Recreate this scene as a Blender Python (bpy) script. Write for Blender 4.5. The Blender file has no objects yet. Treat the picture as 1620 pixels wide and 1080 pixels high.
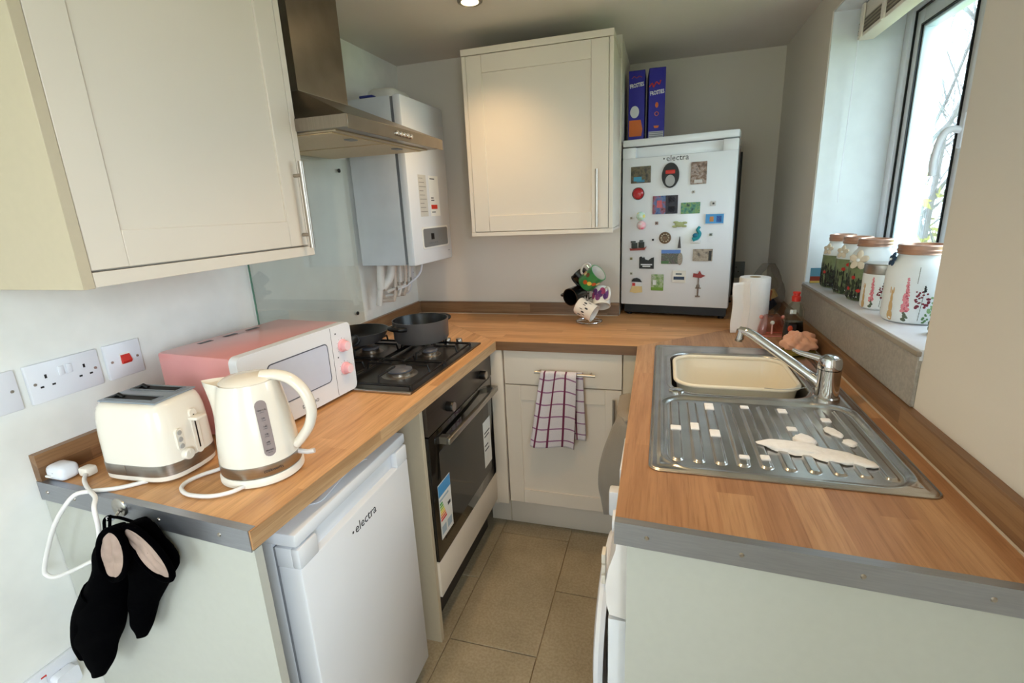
import bpy, bmesh, math, random
from mathutils import Vector, Matrix
import numpy as np
random.seed(7)
S=bpy.context.scene; COL=S.collection; PI=math.pi
# ------------------------------------------------------------------ camera
cd=bpy.data.cameras.new('camera'); cam=bpy.data.objects.new('camera',cd); COL.objects.link(cam)
cd.sensor_fit='HORIZONTAL'; cd.sensor_width=36; cd.lens=780.834/1620*36; cd.clip_start=.02; cd.clip_end=200
ya,pi_,ro=[math.radians(a) for a in (17.137,-14.9956,-2.6417)]
F=Vector((-math.sin(ya)*math.cos(pi_),math.cos(ya)*math.cos(pi_),math.sin(pi_)))
R=Vector((math.cos(ya),math.sin(ya),0)); U=R.cross(F)
R2=R*math.cos(ro)+U*math.sin(ro); U2=-R*math.sin(ro)+U*math.cos(ro)
M=Matrix((R2,U2,-F)).transposed().to_4x4(); M.translation=(1.2725,-.5754,1.4292); cam.matrix_world=M
S.camera=cam
# ------------------------------------------------------------------ view, world, lights
S.view_settings.view_transform='Standard'; S.view_settings.look='None'
S.view_settings.gamma=1; S.view_settings.use_curve_mapping=False; S.view_settings.exposure=0.5
W=bpy.data.worlds.new('sky'); S.world=W; W.use_nodes=True
bg=W.node_tree.nodes['Background']; bg.inputs[0].default_value=(.72,.86,1,1); bg.inputs[1].default_value=7.5
def area(name,loc,rot,sx,sy,power,color,portal=False,spread=PI):
    l=bpy.data.lights.new(name,'AREA'); l.shape='RECTANGLE'; l.size=sx; l.size_y=sy; l.energy=power; l.color=color; l.spread=spread
    l.cycles.is_portal=portal
    o=bpy.data.objects.new(name,l); COL.objects.link(o); o.location=loc; o.rotation_euler=rot; return o
area('window_portal',(2.14,1.115,1.566),(0,PI/2,0),.9,.95,1,(1,1,1),portal=True)
area('garden_portal',(0.3,-3.28,1.25),(-PI/2,0,0),.6,1.5,1,(1,1,1),portal=True)
area('side_portal',(2.1,-1.75,1.4),(0,PI/2,0),1.3,1.5,1,(1,1,1),portal=True)
area('side_window_daylight',(1.78,-1.75,1.5),(0,PI/2,0),1.1,1.5,10,(.80,.90,1))
def spot(x,y,p,size=math.radians(115),col=(1,.68,.36)):
    l=bpy.data.lights.new('downlight_bulb','SPOT'); l.energy=p; l.color=col; l.spot_size=size; l.spot_blend=1; l.shadow_soft_size=.03
    o=bpy.data.objects.new('downlight_bulb',l); COL.objects.link(o); o.location=(x,y,2.105)
SPOTS=[(.62,1.235,11),(1.0,.60,19),(.75,-.25,4),(1.0,-1.5,10)]
for a in SPOTS: spot(*a)
# ------------------------------------------------------------------ materials
def lin(c): return tuple((x/12.92 if x<=.04045 else ((x+.055)/1.055)**2.4) for x in [v/255 for v in c])+(1,)
class NT:
    def __init__(s,m): s.t=m.node_tree; s.n=s.t.nodes; s.b=s.n['Principled BSDF']
    def new(s,t,**k):
        n=s.n.new(t)
        for a,b in k.items(): setattr(n,a,b)
        return n
    def link(s,a,b): s.t.links.new(a,b)
    def math(s,op,a,b=None,c=None):
        n=s.new('ShaderNodeMath',operation=op)
        for i,v in enumerate((a,b,c)):
            if v is None: continue
            if isinstance(v,(int,float)): n.inputs[i].default_value=v
            else: s.link(v,n.inputs[i])
        return n.outputs[0]
    def noise(s,vec,scale,detail=3,rough=.5,out='Fac'):
        n=s.new('ShaderNodeTexNoise'); n.inputs['Scale'].default_value=scale; n.inputs['Detail'].default_value=detail; n.inputs['Roughness'].default_value=rough
        if vec is not None: s.link(vec,n.inputs['Vector'])
        return n.outputs[out]
    def mapv(s,vec,sc,loc=(0,0,0)):
        n=s.new('ShaderNodeMapping'); n.inputs['Scale'].default_value=sc; n.inputs['Location'].default_value=loc; s.link(vec,n.inputs['Vector']); return n.outputs[0]
    def ramp(s,fac,stops,interp='LINEAR'):
        n=s.new('ShaderNodeValToRGB'); n.color_ramp.interpolation=interp; e=n.color_ramp.elements
        while len(e)<len(stops): e.new(.5)
        for i,(p,c) in enumerate(stops): e[i].position=p; e[i].color=c
        s.link(fac,n.inputs[0]); return n.outputs[0]
    def mix(s,f,a,b,mode='MIX'):
        n=s.new('ShaderNodeMix',data_type='RGBA',blend_type=mode)
        for k,v in ((0,f),(6,a),(7,b)):
            if isinstance(v,(int,float,tuple)): n.inputs[k].default_value=v
            else: s.link(v,n.inputs[k])
        return n.outputs[2]
    def bump(s,h,st,dist=.002):
        n=s.new('ShaderNodeBump'); n.inputs['Strength'].default_value=st; n.inputs['Distance'].default_value=dist; s.link(h,n.inputs['Height']); s.link(n.outputs[0],s.b.inputs['Normal'])
def mat(name,rgb,rough=.5,metal=0,var=.04,nscale=12,bump=0,bscale=200,coat=0,trans=0,alpha=1,sheen=0,emit=None,es=1,ior=1.45,aniso=None):
    m=bpy.data.materials.new(name); m.use_nodes=True; t=NT(m); b=t.b; c=lin(rgb)
    co=t.new('ShaderNodeTexCoord').outputs['Object']
    if aniso: co=t.mapv(co,aniso)
    n=t.noise(co,nscale)
    lo=tuple(max(0,x*(1-var)) for x in c[:3])+(1,); hi=tuple(min(1,x*(1+var)) for x in c[:3])+(1,)
    t.link(t.ramp(n,[(.3,lo),(.7,hi)]),b.inputs['Base Color'])
    b.inputs['Roughness'].default_value=rough; b.inputs['Metallic'].default_value=metal; b.inputs['IOR'].default_value=ior
    b.inputs['Coat Weight'].default_value=coat; b.inputs['Coat Roughness'].default_value=.08
    b.inputs['Transmission Weight'].default_value=trans; b.inputs['Alpha'].default_value=alpha
    if sheen: b.inputs['Sheen Weight'].default_value=sheen
    if emit: b.inputs['Emission Color'].default_value=emit; b.inputs['Emission Strength'].default_value=es
    if bump: t.bump(t.noise(co,bscale),bump)
    return m
def wood(name,axis,rgb1,rgb2,rgb3,stave=.062,length=.55,rough=.38):
    m=bpy.data.materials.new(name); m.use_nodes=True; t=NT(m)
    g=t.new('ShaderNodeNewGeometry').outputs['Position']; sp=t.new('ShaderNodeSeparateXYZ'); t.link(g,sp.inputs[0])
    x,y,z=sp.outputs
    a,v=(y,x) if axis=='y' else (x,y)
    vv=t.math('ADD',v,z)
    row=t.math('FLOOR',t.math('DIVIDE',vv,stave))
    wn=t.new('ShaderNodeTexWhiteNoise',noise_dimensions='1D'); t.link(row,wn.inputs['W'])
    colf=t.math('ADD',t.math('DIVIDE',a,length),t.math('MULTIPLY',wn.outputs['Value'],7.3))
    colid=t.math('FLOOR',colf)
    wn2=t.new('ShaderNodeTexWhiteNoise',noise_dimensions='2D'); cb=t.new('ShaderNodeCombineXYZ'); t.link(row,cb.inputs[0]); t.link(colid,cb.inputs[1]); t.link(cb.outputs[0],wn2.inputs['Vector'])
    sc=(34,2.2,34) if axis=='y' else (2.2,34,34)
    off=t.new('ShaderNodeVectorMath',operation='SCALE'); t.link(wn2.outputs['Color'],off.inputs[0]); off.inputs['Scale'].default_value=9
    add=t.new('ShaderNodeVectorMath',operation='ADD'); t.link(t.mapv(g,sc),add.inputs[0]); t.link(off.outputs[0],add.inputs[1])
    n1=t.noise(add.outputs[0],1.6,6,.62)
    sc2=(260,9,260) if axis=='y' else (9,260,260)
    n2=t.noise(t.mapv(g,sc2),1.0,3,.6)
    base=t.ramp(wn2.outputs['Value'],[(0,lin(rgb1)),(.5,lin(rgb2)),(1,lin(rgb3))])
    dk=t.mix(t.ramp(n1,[(.35,(0,0,0,1)),(.7,(1,1,1,1))]),base,t.mix(1.0,base,(.72,.66,.60,1),'MULTIPLY'))
    dk=t.mix(t.ramp(n2,[(.5,(0,0,0,1)),(.72,(.55,.55,.55,1))]),dk,t.mix(1.0,dk,(.6,.52,.45,1),'MULTIPLY'))
    t.link(dk,t.b.inputs['Base Color']); t.b.inputs['Roughness'].default_value=rough
    t.bump(n2,.06,.001)
    return m
M={}
M['wall']=mat('painted_plaster',(224,215,202),.75,var=.012,nscale=3,bump=.05,bscale=60)
M['ceil']=mat('ceiling_paint',(226,218,210),.8,var=.01,bump=.04,bscale=50)
M['cream']=mat('cream_satin_foil',(226,215,200),.42,var=.012,nscale=5,bump=.02,bscale=300)
M['creampanel']=mat('pale_grey_melamine',(190,190,180),.45,var=.015,nscale=60)
M['carcase']=mat('beige_melamine',(198,184,158),.45,var=.015,nscale=60)
M['dark']=mat('dark_void',(12,11,10),.7)
M['wood_l']=wood('oak_laminate_left','y',(206,152,98),(220,166,112),(230,178,124),.05,.6)
M['wood_b']=wood('oak_laminate_back','x',(204,150,96),(218,164,110),(228,176,122),.05,.6)
M['wood_r']=wood('oak_laminate_right','y',(166,118,82),(190,142,102),(210,166,124),.062,.5)
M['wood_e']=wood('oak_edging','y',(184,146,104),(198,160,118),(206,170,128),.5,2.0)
M['wood_eb']=wood('oak_edging_shaded','x',(120,88,60),(128,94,64),(132,98,68),.5,2.0)  # same edging made darker, its shade put into the colour
M['wood_u']=wood('walnut_upstand','y',(126,94,64),(144,108,76),(160,124,88),.04,.7)
M['wood_ub']=wood('walnut_upstand_back','x',(124,94,66),(138,106,76),(150,118,86),.04,.7)
M['alu']=mat('brushed_aluminium',(158,160,166),.38,.85,var=.05,nscale=4,aniso=(2,90,90))
M['steel']=mat('brushed_steel',(176,172,166),.30,1,var=.08,nscale=5,aniso=(3,3,80))
M['hoodsteel']=mat('hood_steel',(150,140,128),.34,1,var=.08,nscale=5,aniso=(80,3,3))
M['chrome']=mat('chrome',(216,216,218),.08,1,var=.01)
M['nickel']=mat('satin_nickel',(176,168,158),.3,1,var=.03)
M['white']=mat('white_enamel',(232,234,238),.25,var=.006,coat=.4)
M['plastic']=mat('white_plastic',(232,234,240),.35,var=.006,coat=.2)
M['greyplastic']=mat('grey_plastic',(120,124,128),.4)
M['black']=mat('black_plastic',(14,14,15),.4)
M['iron']=mat('black_cast_iron',(16,16,17),.45,bump=.1)
M['oven']=mat('oven_black_glass',(10,9,8),.06,coat=.6)
M['ovensteel']=mat('dark_stainless',(92,84,78),.32,.9,var=.06,nscale=4,aniso=(3,3,80))
M['hob']=mat('hob_dark_steel',(98,93,88),.28,.9,var=.06)
M['pan']=mat('anodised_grey',(104,101,100),.36,.35,var=.05)
M['nonstick']=mat('nonstick_black',(16,16,17),.3)
M['ivory']=mat('ivory_gloss_plastic',(240,232,218),.22,var=.006,coat=.5)
M['ivory2']=mat('ivory_plastic',(238,230,216),.4,var=.006)
M['pink']=mat('pink_enamel',(222,150,146),.28,var=.02,coat=.4)
M['pinkknob']=mat('pink_plastic',(240,176,182),.35)
M['mwglass']=mat('microwave_window_reflection',(204,210,226),.15,coat=.5)  # pale blue reflection on a dark window, put into the colour
M['glove']=mat('black_cotton',(0,0,1),1,bump=.4,bscale=400,ior=1.1)
M['quilt']=mat('quilted_lining',(172,148,134),.95,bump=.3,bscale=90,var=.10,nscale=40)
M['red']=mat('red_plastic',(206,50,40),.35)
M['grout']=mat('grout',(176,158,132),.9,bump=.2)
M['silicone']=mat('silicone_bead',(196,180,160),.5)
M['outdoor_tree']=mat('bare_bark',(96,92,90),.9,var=.2,bump=.4,bscale=30)
M['hedge']=mat('winter_foliage',(128,124,52),.9,var=.4,nscale=6)
M['grass']=mat('garden_grass',(140,150,90),.95,var=.25,nscale=2)
M['label']=mat('white_label',(236,234,228),.6)
M['ink']=mat('printed_ink',(60,60,64),.6)
M['paper']=mat('kitchen_paper',(244,238,234),.9,var=.02,bump=.5,bscale=160)
M['copper']=mat('copper_lid',(200,160,140),.38,.8,var=.1,nscale=20)
M['towelgrey']=mat('grey_towel',(150,140,128),.98,var=.06,bump=.6,bscale=260,sheen=.2)
M['peach']=mat('peach_cloth',(232,172,142),.95,var=.06,bump=.5,bscale=220,sheen=.2)
M['scourer']=mat('olive_scourer',(120,104,40),.95,var=.2,nscale=120,bump=.8,bscale=300)
M['foam']=mat('soap_foam',(248,246,248),.7,var=.04,nscale=120,bump=.7,bscale=240)
M['tub']=mat('cream_tub',(242,232,212),.35,var=.008,coat=.2)
M['tile']=None
def tile_mat(name,a,b,c,rough):
    m=bpy.data.materials.new(name); m.use_nodes=True; t=NT(m); g=t.new('ShaderNodeNewGeometry').outputs['Position']
    n=t.noise(g,5,8,.62); n2=t.noise(g,120,2,.5)
    col=t.ramp(n,[(.3,lin(a)),(.5,lin(b)),(.72,lin(c))])
    col=t.mix(.12,col,t.ramp(n2,[(.4,(0.1,.09,.07,1)),(.6,(.6,.55,.45,1))]))
    t.link(col,t.b.inputs['Base Color']); t.b.inputs['Roughness'].default_value=rough; t.bump(n2,.08,.001); return m
M['tile']=tile_mat('stone_floor_tile',(146,132,108),(158,144,118),(172,156,130),.42)
M['walltile']=tile_mat('grey_wall_tile',(144,138,130),(156,150,142),(168,162,154),.4)
def glass(name,tint=(.96,.99,.98),refl=.08,rough=0.02):
    m=bpy.data.materials.new(name); m.use_nodes=True; nt=m.node_tree; nt.nodes.clear()
    o=nt.nodes.new('ShaderNodeOutputMaterial'); mx=nt.nodes.new('ShaderNodeMixShader'); tr=nt.nodes.new('ShaderNodeBsdfTransparent'); gl=nt.nodes.new('ShaderNodeBsdfGlossy')
    lw=nt.nodes.new('ShaderNodeLayerWeight'); lw.inputs[0].default_value=.35
    tr.inputs[0].default_value=(*tint,1); gl.inputs['Roughness'].default_value=rough
    mp=nt.nodes.new('ShaderNodeMath'); mp.operation='MULTIPLY_ADD'; mp.inputs[1].default_value=.3; mp.inputs[2].default_value=refl; mp.use_clamp=True
    nt.links.new(lw.outputs['Fresnel'],mp.inputs[0]); nt.links.new(mp.outputs[0],mx.inputs[0]); nt.links.new(tr.outputs[0],mx.inputs[1]); nt.links.new(gl.outputs[0],mx.inputs[2]); nt.links.new(mx.outputs[0],o.inputs[0]); return m
M['glass']=glass('window_glass'); M['splash']=glass('splashback_glass',(.975,.99,.982),.0)
M['polybag']=glass('clear_polythene',(.99,.99,.99),.02,.3)
M['pinkclear']=glass('clear_pink_plastic',(.99,.80,.77),.05,.1)
M['greenclear']=glass('clear_grey_plastic',(.84,.87,.84),.05,.05)
def cloth_check():
    m=bpy.data.materials.new('checked_waffle_cotton'); m.use_nodes=True; t=NT(m); uv=t.new('ShaderNodeUVMap').outputs[0]
    sp=t.new('ShaderNodeSeparateXYZ'); t.link(uv,sp.inputs[0])
    def line(s,n,w,o=0): return t.math('LESS_THAN',t.math('FRACT',t.math('MULTIPLY_ADD',s,n,o)),w)
    base=t.mix(t.noise(t.mapv(uv,(60,90,1)),1,2),lin((236,226,222)),lin((196,192,206)))
    c=t.mix(line(sp.outputs[1],6.3,.11,.3),base,lin((150,104,140)))
    c=t.mix(line(sp.outputs[0],3.3,.15,.72),c,lin((112,44,74)))
    t.link(c,t.b.inputs['Base Color']); t.b.inputs['Roughness'].default_value=.95
    ck=t.new('ShaderNodeTexChecker'); ck.inputs['Scale'].default_value=1; t.link(t.mapv(uv,(70,100,1)),ck.inputs[0]); t.bump(ck.outputs[1],.5,.002); return m
M['check']=cloth_check()
def picmat(name,cols,scale=40,seed=0,stretch=(1,1,1)):
    m=bpy.data.materials.new(name); m.use_nodes=True; t=NT(m); co=t.new('ShaderNodeTexCoord').outputs['Object']
    n=t.noise(t.mapv(co,stretch,(seed,seed*1.7,seed*.3)),scale,3,.6); k=len(cols)
    t.link(t.ramp(n,[(.3+.4*i/max(1,k-1),lin(c)) for i,c in enumerate(cols)]),t.b.inputs['Base Color']); t.b.inputs['Roughness'].default_value=.35; return m
def plain(name,rgb,rough=.5,**k):
    if name not in M: M[name]=mat(name,rgb,rough,**k)
    return M[name]
# ------------------------------------------------------------------ mesh builder
class B:
    def __init__(s): s.v=[]; s.f=[]; s.uv=None
    def add(s,vs,fs):
        o=len(s.v); s.v+= [tuple(v) for v in vs]; s.f+=[tuple(i+o for i in f) for f in fs]; return s
    def bm(s,bm):
        bm.verts.ensure_lookup_table(); bm.verts.index_update()
        s.add([v.co[:] for v in bm.verts],[[v.index for v in f.verts] for f in bm.faces]); bm.free(); return s
    def box(s,x0,x1,y0,y1,z0,z1,bev=0,seg=2):
        vs=[(x,y,z) for x in (x0,x1) for y in (y0,y1) for z in (z0,z1)]
        fs=[(0,1,3,2),(4,6,7,5),(0,4,5,1),(2,3,7,6),(0,2,6,4),(1,5,7,3)]
        if not bev: return s.add(vs,fs)
        b=bmesh.new(); vv=[b.verts.new(v) for v in vs]; [b.faces.new([vv[i] for i in f]) for f in fs]
        bmesh.ops.bevel(b,geom=b.edges[:],offset=bev,segments=seg,profile=.5,affect='EDGES',clamp_overlap=True); return s.bm(b)
    def prism(s,pts,a,b,ax='z'):
        n=len(pts)
        def P(p,h): return {'z':(p[0],p[1],h),'y':(p[0],h,p[1]),'x':(h,p[0],p[1])}[ax]
        vs=[P(p,a) for p in pts]+[P(p,b) for p in pts]
        return s.add(vs,[tuple(range(n-1,-1,-1)),tuple(range(n,2*n))]+[(i,(i+1)%n,n+(i+1)%n,n+i) for i in range(n)])
    def loft(s,rings,cap0=True,cap1=True,closed=True):
        n=len(rings[0]); vs=[p for r in rings for p in r]; fs=[]
        for k in range(len(rings)-1):
            for i in range(n if closed else n-1):
                j=(i+1)%n; fs.append((k*n+i,k*n+j,(k+1)*n+j,(k+1)*n+i))
        if cap0: fs.append(tuple(range(n-1,-1,-1)))
        if cap1: fs.append(tuple((len(rings)-1)*n+i for i in range(n)))
        return s.add(vs,fs)
    def lathe(s,prof,c=(0,0,0),seg=32,cap0=False,cap1=False,ax='z'):
        def P(r,a,h):
            x,y=r*math.cos(a),r*math.sin(a)
            return {'z':(c[0]+x,c[1]+y,c[2]+h),'x':(c[0]+h,c[1]+x,c[2]+y),'y':(c[0]+y,c[1]+h,c[2]+x)}[ax]
        return s.loft([[P(r,2*PI*i/seg,h) for i in range(seg)] for r,h in prof],cap0,cap1)
    def cyl(s,p0,p1,r,r2=None,seg=16):
        return s.tube([p0,p1],r,seg,r2=r2)
    def tube(s,pts,r,seg=8,closed=False,r2=None,cap=True):
        pts=[Vector(p) for p in pts]; n=len(pts); rings=[]; up=None
        for i,p in enumerate(pts):
            d=((pts[(i+1)%n]-pts[i-1]) if closed else (pts[min(i+1,n-1)]-pts[max(i-1,0)])).normalized()
            if up is None:
                up=Vector((0,0,1)) if abs(d.z)<.9 else Vector((1,0,0))
            up=(up-d*up.dot(d)).normalized(); q=d.cross(up)
            rr=r(i/(max(1,n-1))) if callable(r) else (r if r2 is None else r+(r2-r)*i/(n-1))
            rings.append([(p+(up*math.cos(2*PI*k/seg)+q*math.sin(2*PI*k/seg))*rr)[:] for k in range(seg)])
        if closed: rings.append(rings[0])
        return s.loft(rings,cap and not closed,cap and not closed)
    def ball(s,c,r,sc=(1,1,1),seg=16,rings=10):
        return s.loft([[(c[0]+sc[0]*r*math.sin(PI*k/rings)*math.cos(2*PI*i/seg),c[1]+sc[1]*r*math.sin(PI*k/rings)*math.sin(2*PI*i/seg),c[2]-sc[2]*r*math.cos(PI*k/rings)) for i in range(seg)] for k in range(1,rings)])
    def xf(s,m):
        s.v=[tuple(m@Vector(v)) for v in s.v]; return s
def wm(o):
    m=Matrix.Translation(o.location)@o.rotation_euler.to_matrix().to_4x4()
    return (wm(o.parent)@m) if o.parent else m
def obj(name,b,m,parent=None,label=None,local=False,smooth=38,solid=0,sub=0,uv=None):
    """links b as ONE mesh object; world coordinates unless local"""
    me=bpy.data.meshes.new(name)
    vs=b.v
    if parent is not None and not local:
        inv=wm(parent).inverted(); vs=[tuple(inv@Vector(v)) for v in vs]
    me.from_pydata(vs,[],b.f); me.update()
    t=bmesh.new(); t.from_mesh(me); bmesh.ops.recalc_face_normals(t,faces=t.faces); t.to_mesh(me); t.free()
    if uv is not None:
        l=me.uv_layers.new(name='UVMap')
        for lp in me.loops: l.data[lp.index].uv=uv[lp.vertex_index]
    if m is not None: me.materials.append(M[m] if isinstance(m,str) else m)
    if smooth:
        me.shade_smooth(); me.set_sharp_from_angle(angle=math.radians(smooth))
    o=bpy.data.objects.new(name,me); COL.objects.link(o)
    if parent is not None: o.parent=parent
    if solid:
        k=o.modifiers.new('thickness','SOLIDIFY'); k.thickness=solid; k.offset=0
    if sub:
        k=o.modifiers.new('round','SUBSURF'); k.levels=sub; k.render_levels=sub
    if label: o['label']=label
    return o
def thing(name,label,cat,loc=(0,0,0),rz=0,group=None):
    o=bpy.data.objects.new(name,None); COL.objects.link(o); o.location=loc; o.rotation_euler=(0,0,rz); o.empty_display_size=.05
    o['label']=label; o['category']=cat
    if group: o['group']=group
    return o
def tag(o,label,cat,group=None,kind=None):
    o['label']=label; o['category']=cat
    if group: o['group']=group
    if kind: o['kind']=kind
    return o
def struct(name,b,m,parent=None,**k):
    o=obj(name,b,m,parent,**k)
    if parent is None: o['kind']='structure'
    return o
def piece(name,o,parent,loc=(0,0,0),rot=None):
    c=o.copy(); COL.objects.link(c); c.parent=parent; c.location=loc
    if rot: c.rotation_euler=rot
    return c
def text(txt,size,m,parent,mtx,name='lettering',ext=.0003,label=None,align='CENTER'):
    cu=bpy.data.curves.new('t','FONT'); cu.body=txt; cu.size=size; cu.extrude=ext; cu.align_x=align; cu.align_y='CENTER'; cu.resolution_u=2; cu.offset=.0004 if txt=='FROSTIES' else 0
    to=bpy.data.objects.new('t',cu); COL.objects.link(to); dg=bpy.context.evaluated_depsgraph_get()
    me=bpy.data.meshes.new_from_object(to.evaluated_get(dg)); bpy.data.objects.remove(to)
    me.materials.clear(); me.materials.append(M[m] if isinstance(m,str) else m); me.transform(mtx)
    o=bpy.data.objects.new(name,me); COL.objects.link(o); o.parent=parent
    if label:o['label']=label
    return o
def FX(x,y,z,rz=0): # text facing +x (reads along +y)
    return Matrix.Translation((x,y,z))@Matrix(((0,0,1,0),(1,0,0,0),(0,1,0,0),(0,0,0,1)))@Matrix.Rotation(rz,4,'Z')
def rrect(hx,hy,r,n=6,cx=0,cy=0):
    o=[]
    for (sx,sy,a0) in ((1,1,0),(-1,1,PI/2),(-1,-1,PI),(1,-1,3*PI/2)):
        for i in range(n+1):
            a=a0+PI/2*i/n; o.append((cx+sx*(hx-r)+r*math.cos(a),cy+sy*(hy-r)+r*math.sin(a)))
    return o
def bez(pts,n=8):
    """catmull-rom through points"""
    P=[Vector(p) for p in pts]; P=[P[0]*2-P[1]]+P+[P[-1]*2-P[-2]]; out=[]
    for i in range(1,len(P)-2):
        for k in range(n):
            t=k/n; a,b,c,d=P[i-1:i+3]
            out.append(.5*((2*b)+(c-a)*t+(2*a-5*b+4*c-d)*t*t+(3*b-a-3*c+d)*t**3))
    out.append(P[-2]); return out
ZT=.91; T=.038; DW=.0277; D1=1.816; D2=2.3165; H=2.12; XR=1.212; WX=1.811; YB=1.273
# ------------------------------------------------------------------ structure
b=B().box(-.3,3.0,-3.3,2.6,-.12,-.006); fl=struct('floor',b,'grout')
n=0; tx,ty=.312,.6
proto=None
for i in range(-1,7):
    for j in range(-6,5):
        x0=-.015+i*tx; y0=.08+j*ty+(.3 if i%2 else 0)-.001
        if x0+tx<-.02 or x0>1.82 or y0>2.3 or y0+ty<-3.2: continue
        if proto is None:
            proto=obj('tile',B().box(.0015,tx-.0015,.0015,ty-.0015,-.006,0,.0012,1),'tile',fl); proto.location=(x0,y0,0)
        else:
            piece('tile',proto,fl,(x0,y0,0))
lw=.015
b=B().prism([(-.2,-3.3),(0,-3.3),(0,0),(lw,D1),(-.2,D1)],0,H); struct('wall_left',b,plain('daylit_wall_white',(238,238,232),.7,bump=.05,bscale=60))  # whiter left wall, with window daylight put into its colour
b=B().prism([(-.2,D1),(1.085,D1),(1.085,D2+.2),(-.2,D2+.2)],0,H); struct('wall_back',b,'wall')
b=B().box(1.085,2.2,D2,D2+.2,0,H); struct('wall_alcove',b,'wall')
WY0,WY1,WZ0,WZ1=.6285,1.6,1.09,2.035
b=B().box(WX,2.16,-1.0,WY0,0,H).box(WX,2.16,WY1,D2,0,H).box(WX,2.16,WY0,WY1,0,WZ0-.012).box(WX,2.16,WY0,WY1,WZ1,H)
b.box(WX,2.16,-3.3,-2.5,0,H).box(WX,2.16,-2.5,-1.0,0,.75).box(WX,2.16,-2.5,-1.0,2.05,H)
wr=struct('wall_right',b,'wall')
b=B().box(-.2,2.16,-3.45,-3.3,2.05,H+.1).box(-.2,.0,-3.45,-3.3,0,H).box(.6,2.16,-3.45,-3.3,0,H).box(0,.6,-3.45,-3.3,0,.5); struct('wall_rear',b,'wall')
b=B().box(-.2,2.16,-3.4,D2+.2,H,H+.12); struct('ceiling',b,'ceil')
# reveal filler: white painted reveals
b=B().box(WX+.004,2.03,WY1-.003,WY1+.001,WZ0,WZ1).box(WX+.004,2.03,WY0-.001,WY0+.003,WZ0,WZ1).box(WX+.004,2.03,WY0,WY1,WZ1-.003,WZ1+.001)
struct('trim_1',b,plain('reveal_white',(226,230,232),.6))
# sill
b=B().box(WX-.006,2.035,WY0+.001,WY1-.001,WZ0-.012,1.1026,.002); struct('trim_2',b,plain('sill_white',(224,226,234),.3))
b=B().box(WX-.014,WX-.004,WY0-.004,WY1-.03,1.088,1.1005,.003); struct('trim_3',b,plain('tile_edge_trim',(150,138,124),.4))
# wall tiles under the sill
for y0,y1 in ((WY0+.002,1.185),(1.188,1.585)):
    obj('tile',B().box(WX-.008,WX,y0,y1,.973,1.0875,.0015,1),'walltile',wr)
# window
win=bpy.data.objects.new('window_1',None); COL.objects.link(win); win.location=(2.06,1.1,1.1); win['kind']='structure'
upvc='plastic'; SY=1.10
def ring(y0,y1,z0,z1,w,x0,x1,bev=.004):
    return B().box(x0,x1,y0,y0+w,z0,z1,bev).box(x0,x1,y1-w,y1,z0,z1,bev).box(x0,x1,y0+w,y1-w,z0,z0+w,bev).box(x0,x1,y0+w,y1-w,z1-w,z1,bev)
fr=obj('window_frame',ring(WY0,WY1,1.1026,WZ1,.045,2.03,2.10).box(2.03,2.10,SY-.03,SY+.03,1.12,WZ1-.02,.004),upvc,win)
for (a,c) in ((WY0+.045,SY-.03),(SY+.03,WY1-.045)):
    obj('sash',ring(a+.003,c-.003,1.15,WZ1-.048,.05,2.045,2.098),upvc,win)
    obj('gasket',ring(a-.002,c+.002,1.1456,WZ1-.0435,.007,2.040,2.0455,0),'black',win)
    obj('gasket',ring(a+.0505,c-.0505,1.1975,WZ1-.0955,.005,2.0405,2.0465,0),'black',win)
    obj('pane',B().box(2.084,2.09,a+.05,c-.05,1.197,WZ1-.095),'glass',win)
obj('sash_bead',ring(SY+.086,WY1-.1005,1.2025,WZ1-.1005,.010,2.0455,2.0835),plain('bluish_upvc',(214,232,244),.3),win)
b=B().box(2.008,2.045,SY-.022,SY,1.53,1.62,.006)
hd=obj('handle',b,upvc,win)
obj('lever',B().tube(bez([(2.015,SY-.01,1.575),(1.99,SY-.008,1.58),(1.974,SY-.003,1.56),(1.968,SY+.002,1.51),(1.970,SY+.004,1.465)],6),.009,10),upvc,hd)
obj('trickle_vent',B().box(2.018,2.046,1.22,1.50,WZ1-.036,WZ1-.014,.003),upvc,win)
for k in range(5): obj('vent_slot',B().box(2.0165,2.0185,1.24+k*.05,1.275+k*.05,WZ1-.029,WZ1-.021),'black',win)
# blind
bl=thing('venetian_blind','raised cream venetian blind stacked at the top of the window recess','blind',(1.93,1.1,WZ1))
obj('headrail',B().box(1.89,1.935,WY0+.01,1.585,1.985,2.03,.003),'ivory2',bl)
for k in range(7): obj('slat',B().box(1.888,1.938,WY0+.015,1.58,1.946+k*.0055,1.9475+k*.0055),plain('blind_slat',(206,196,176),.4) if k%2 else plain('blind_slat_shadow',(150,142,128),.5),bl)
obj('bottom_rail',B().box(1.888,1.938,WY0+.012,1.582,1.93,1.943,.003),'ivory2',bl)
for y in (1.54,1.36,1.0,.8): obj('clip',B().box(1.882,1.889,y-.012,y+.012,1.93,2.03,.002),'ivory2',bl)
obj('cord',B().tube(bez([(1.889,1.57,1.94),(1.888,1.572,1.7),(1.884,1.57,1.45),(1.886,1.566,1.40)],5),.0016,5),'plastic',bl)
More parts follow.
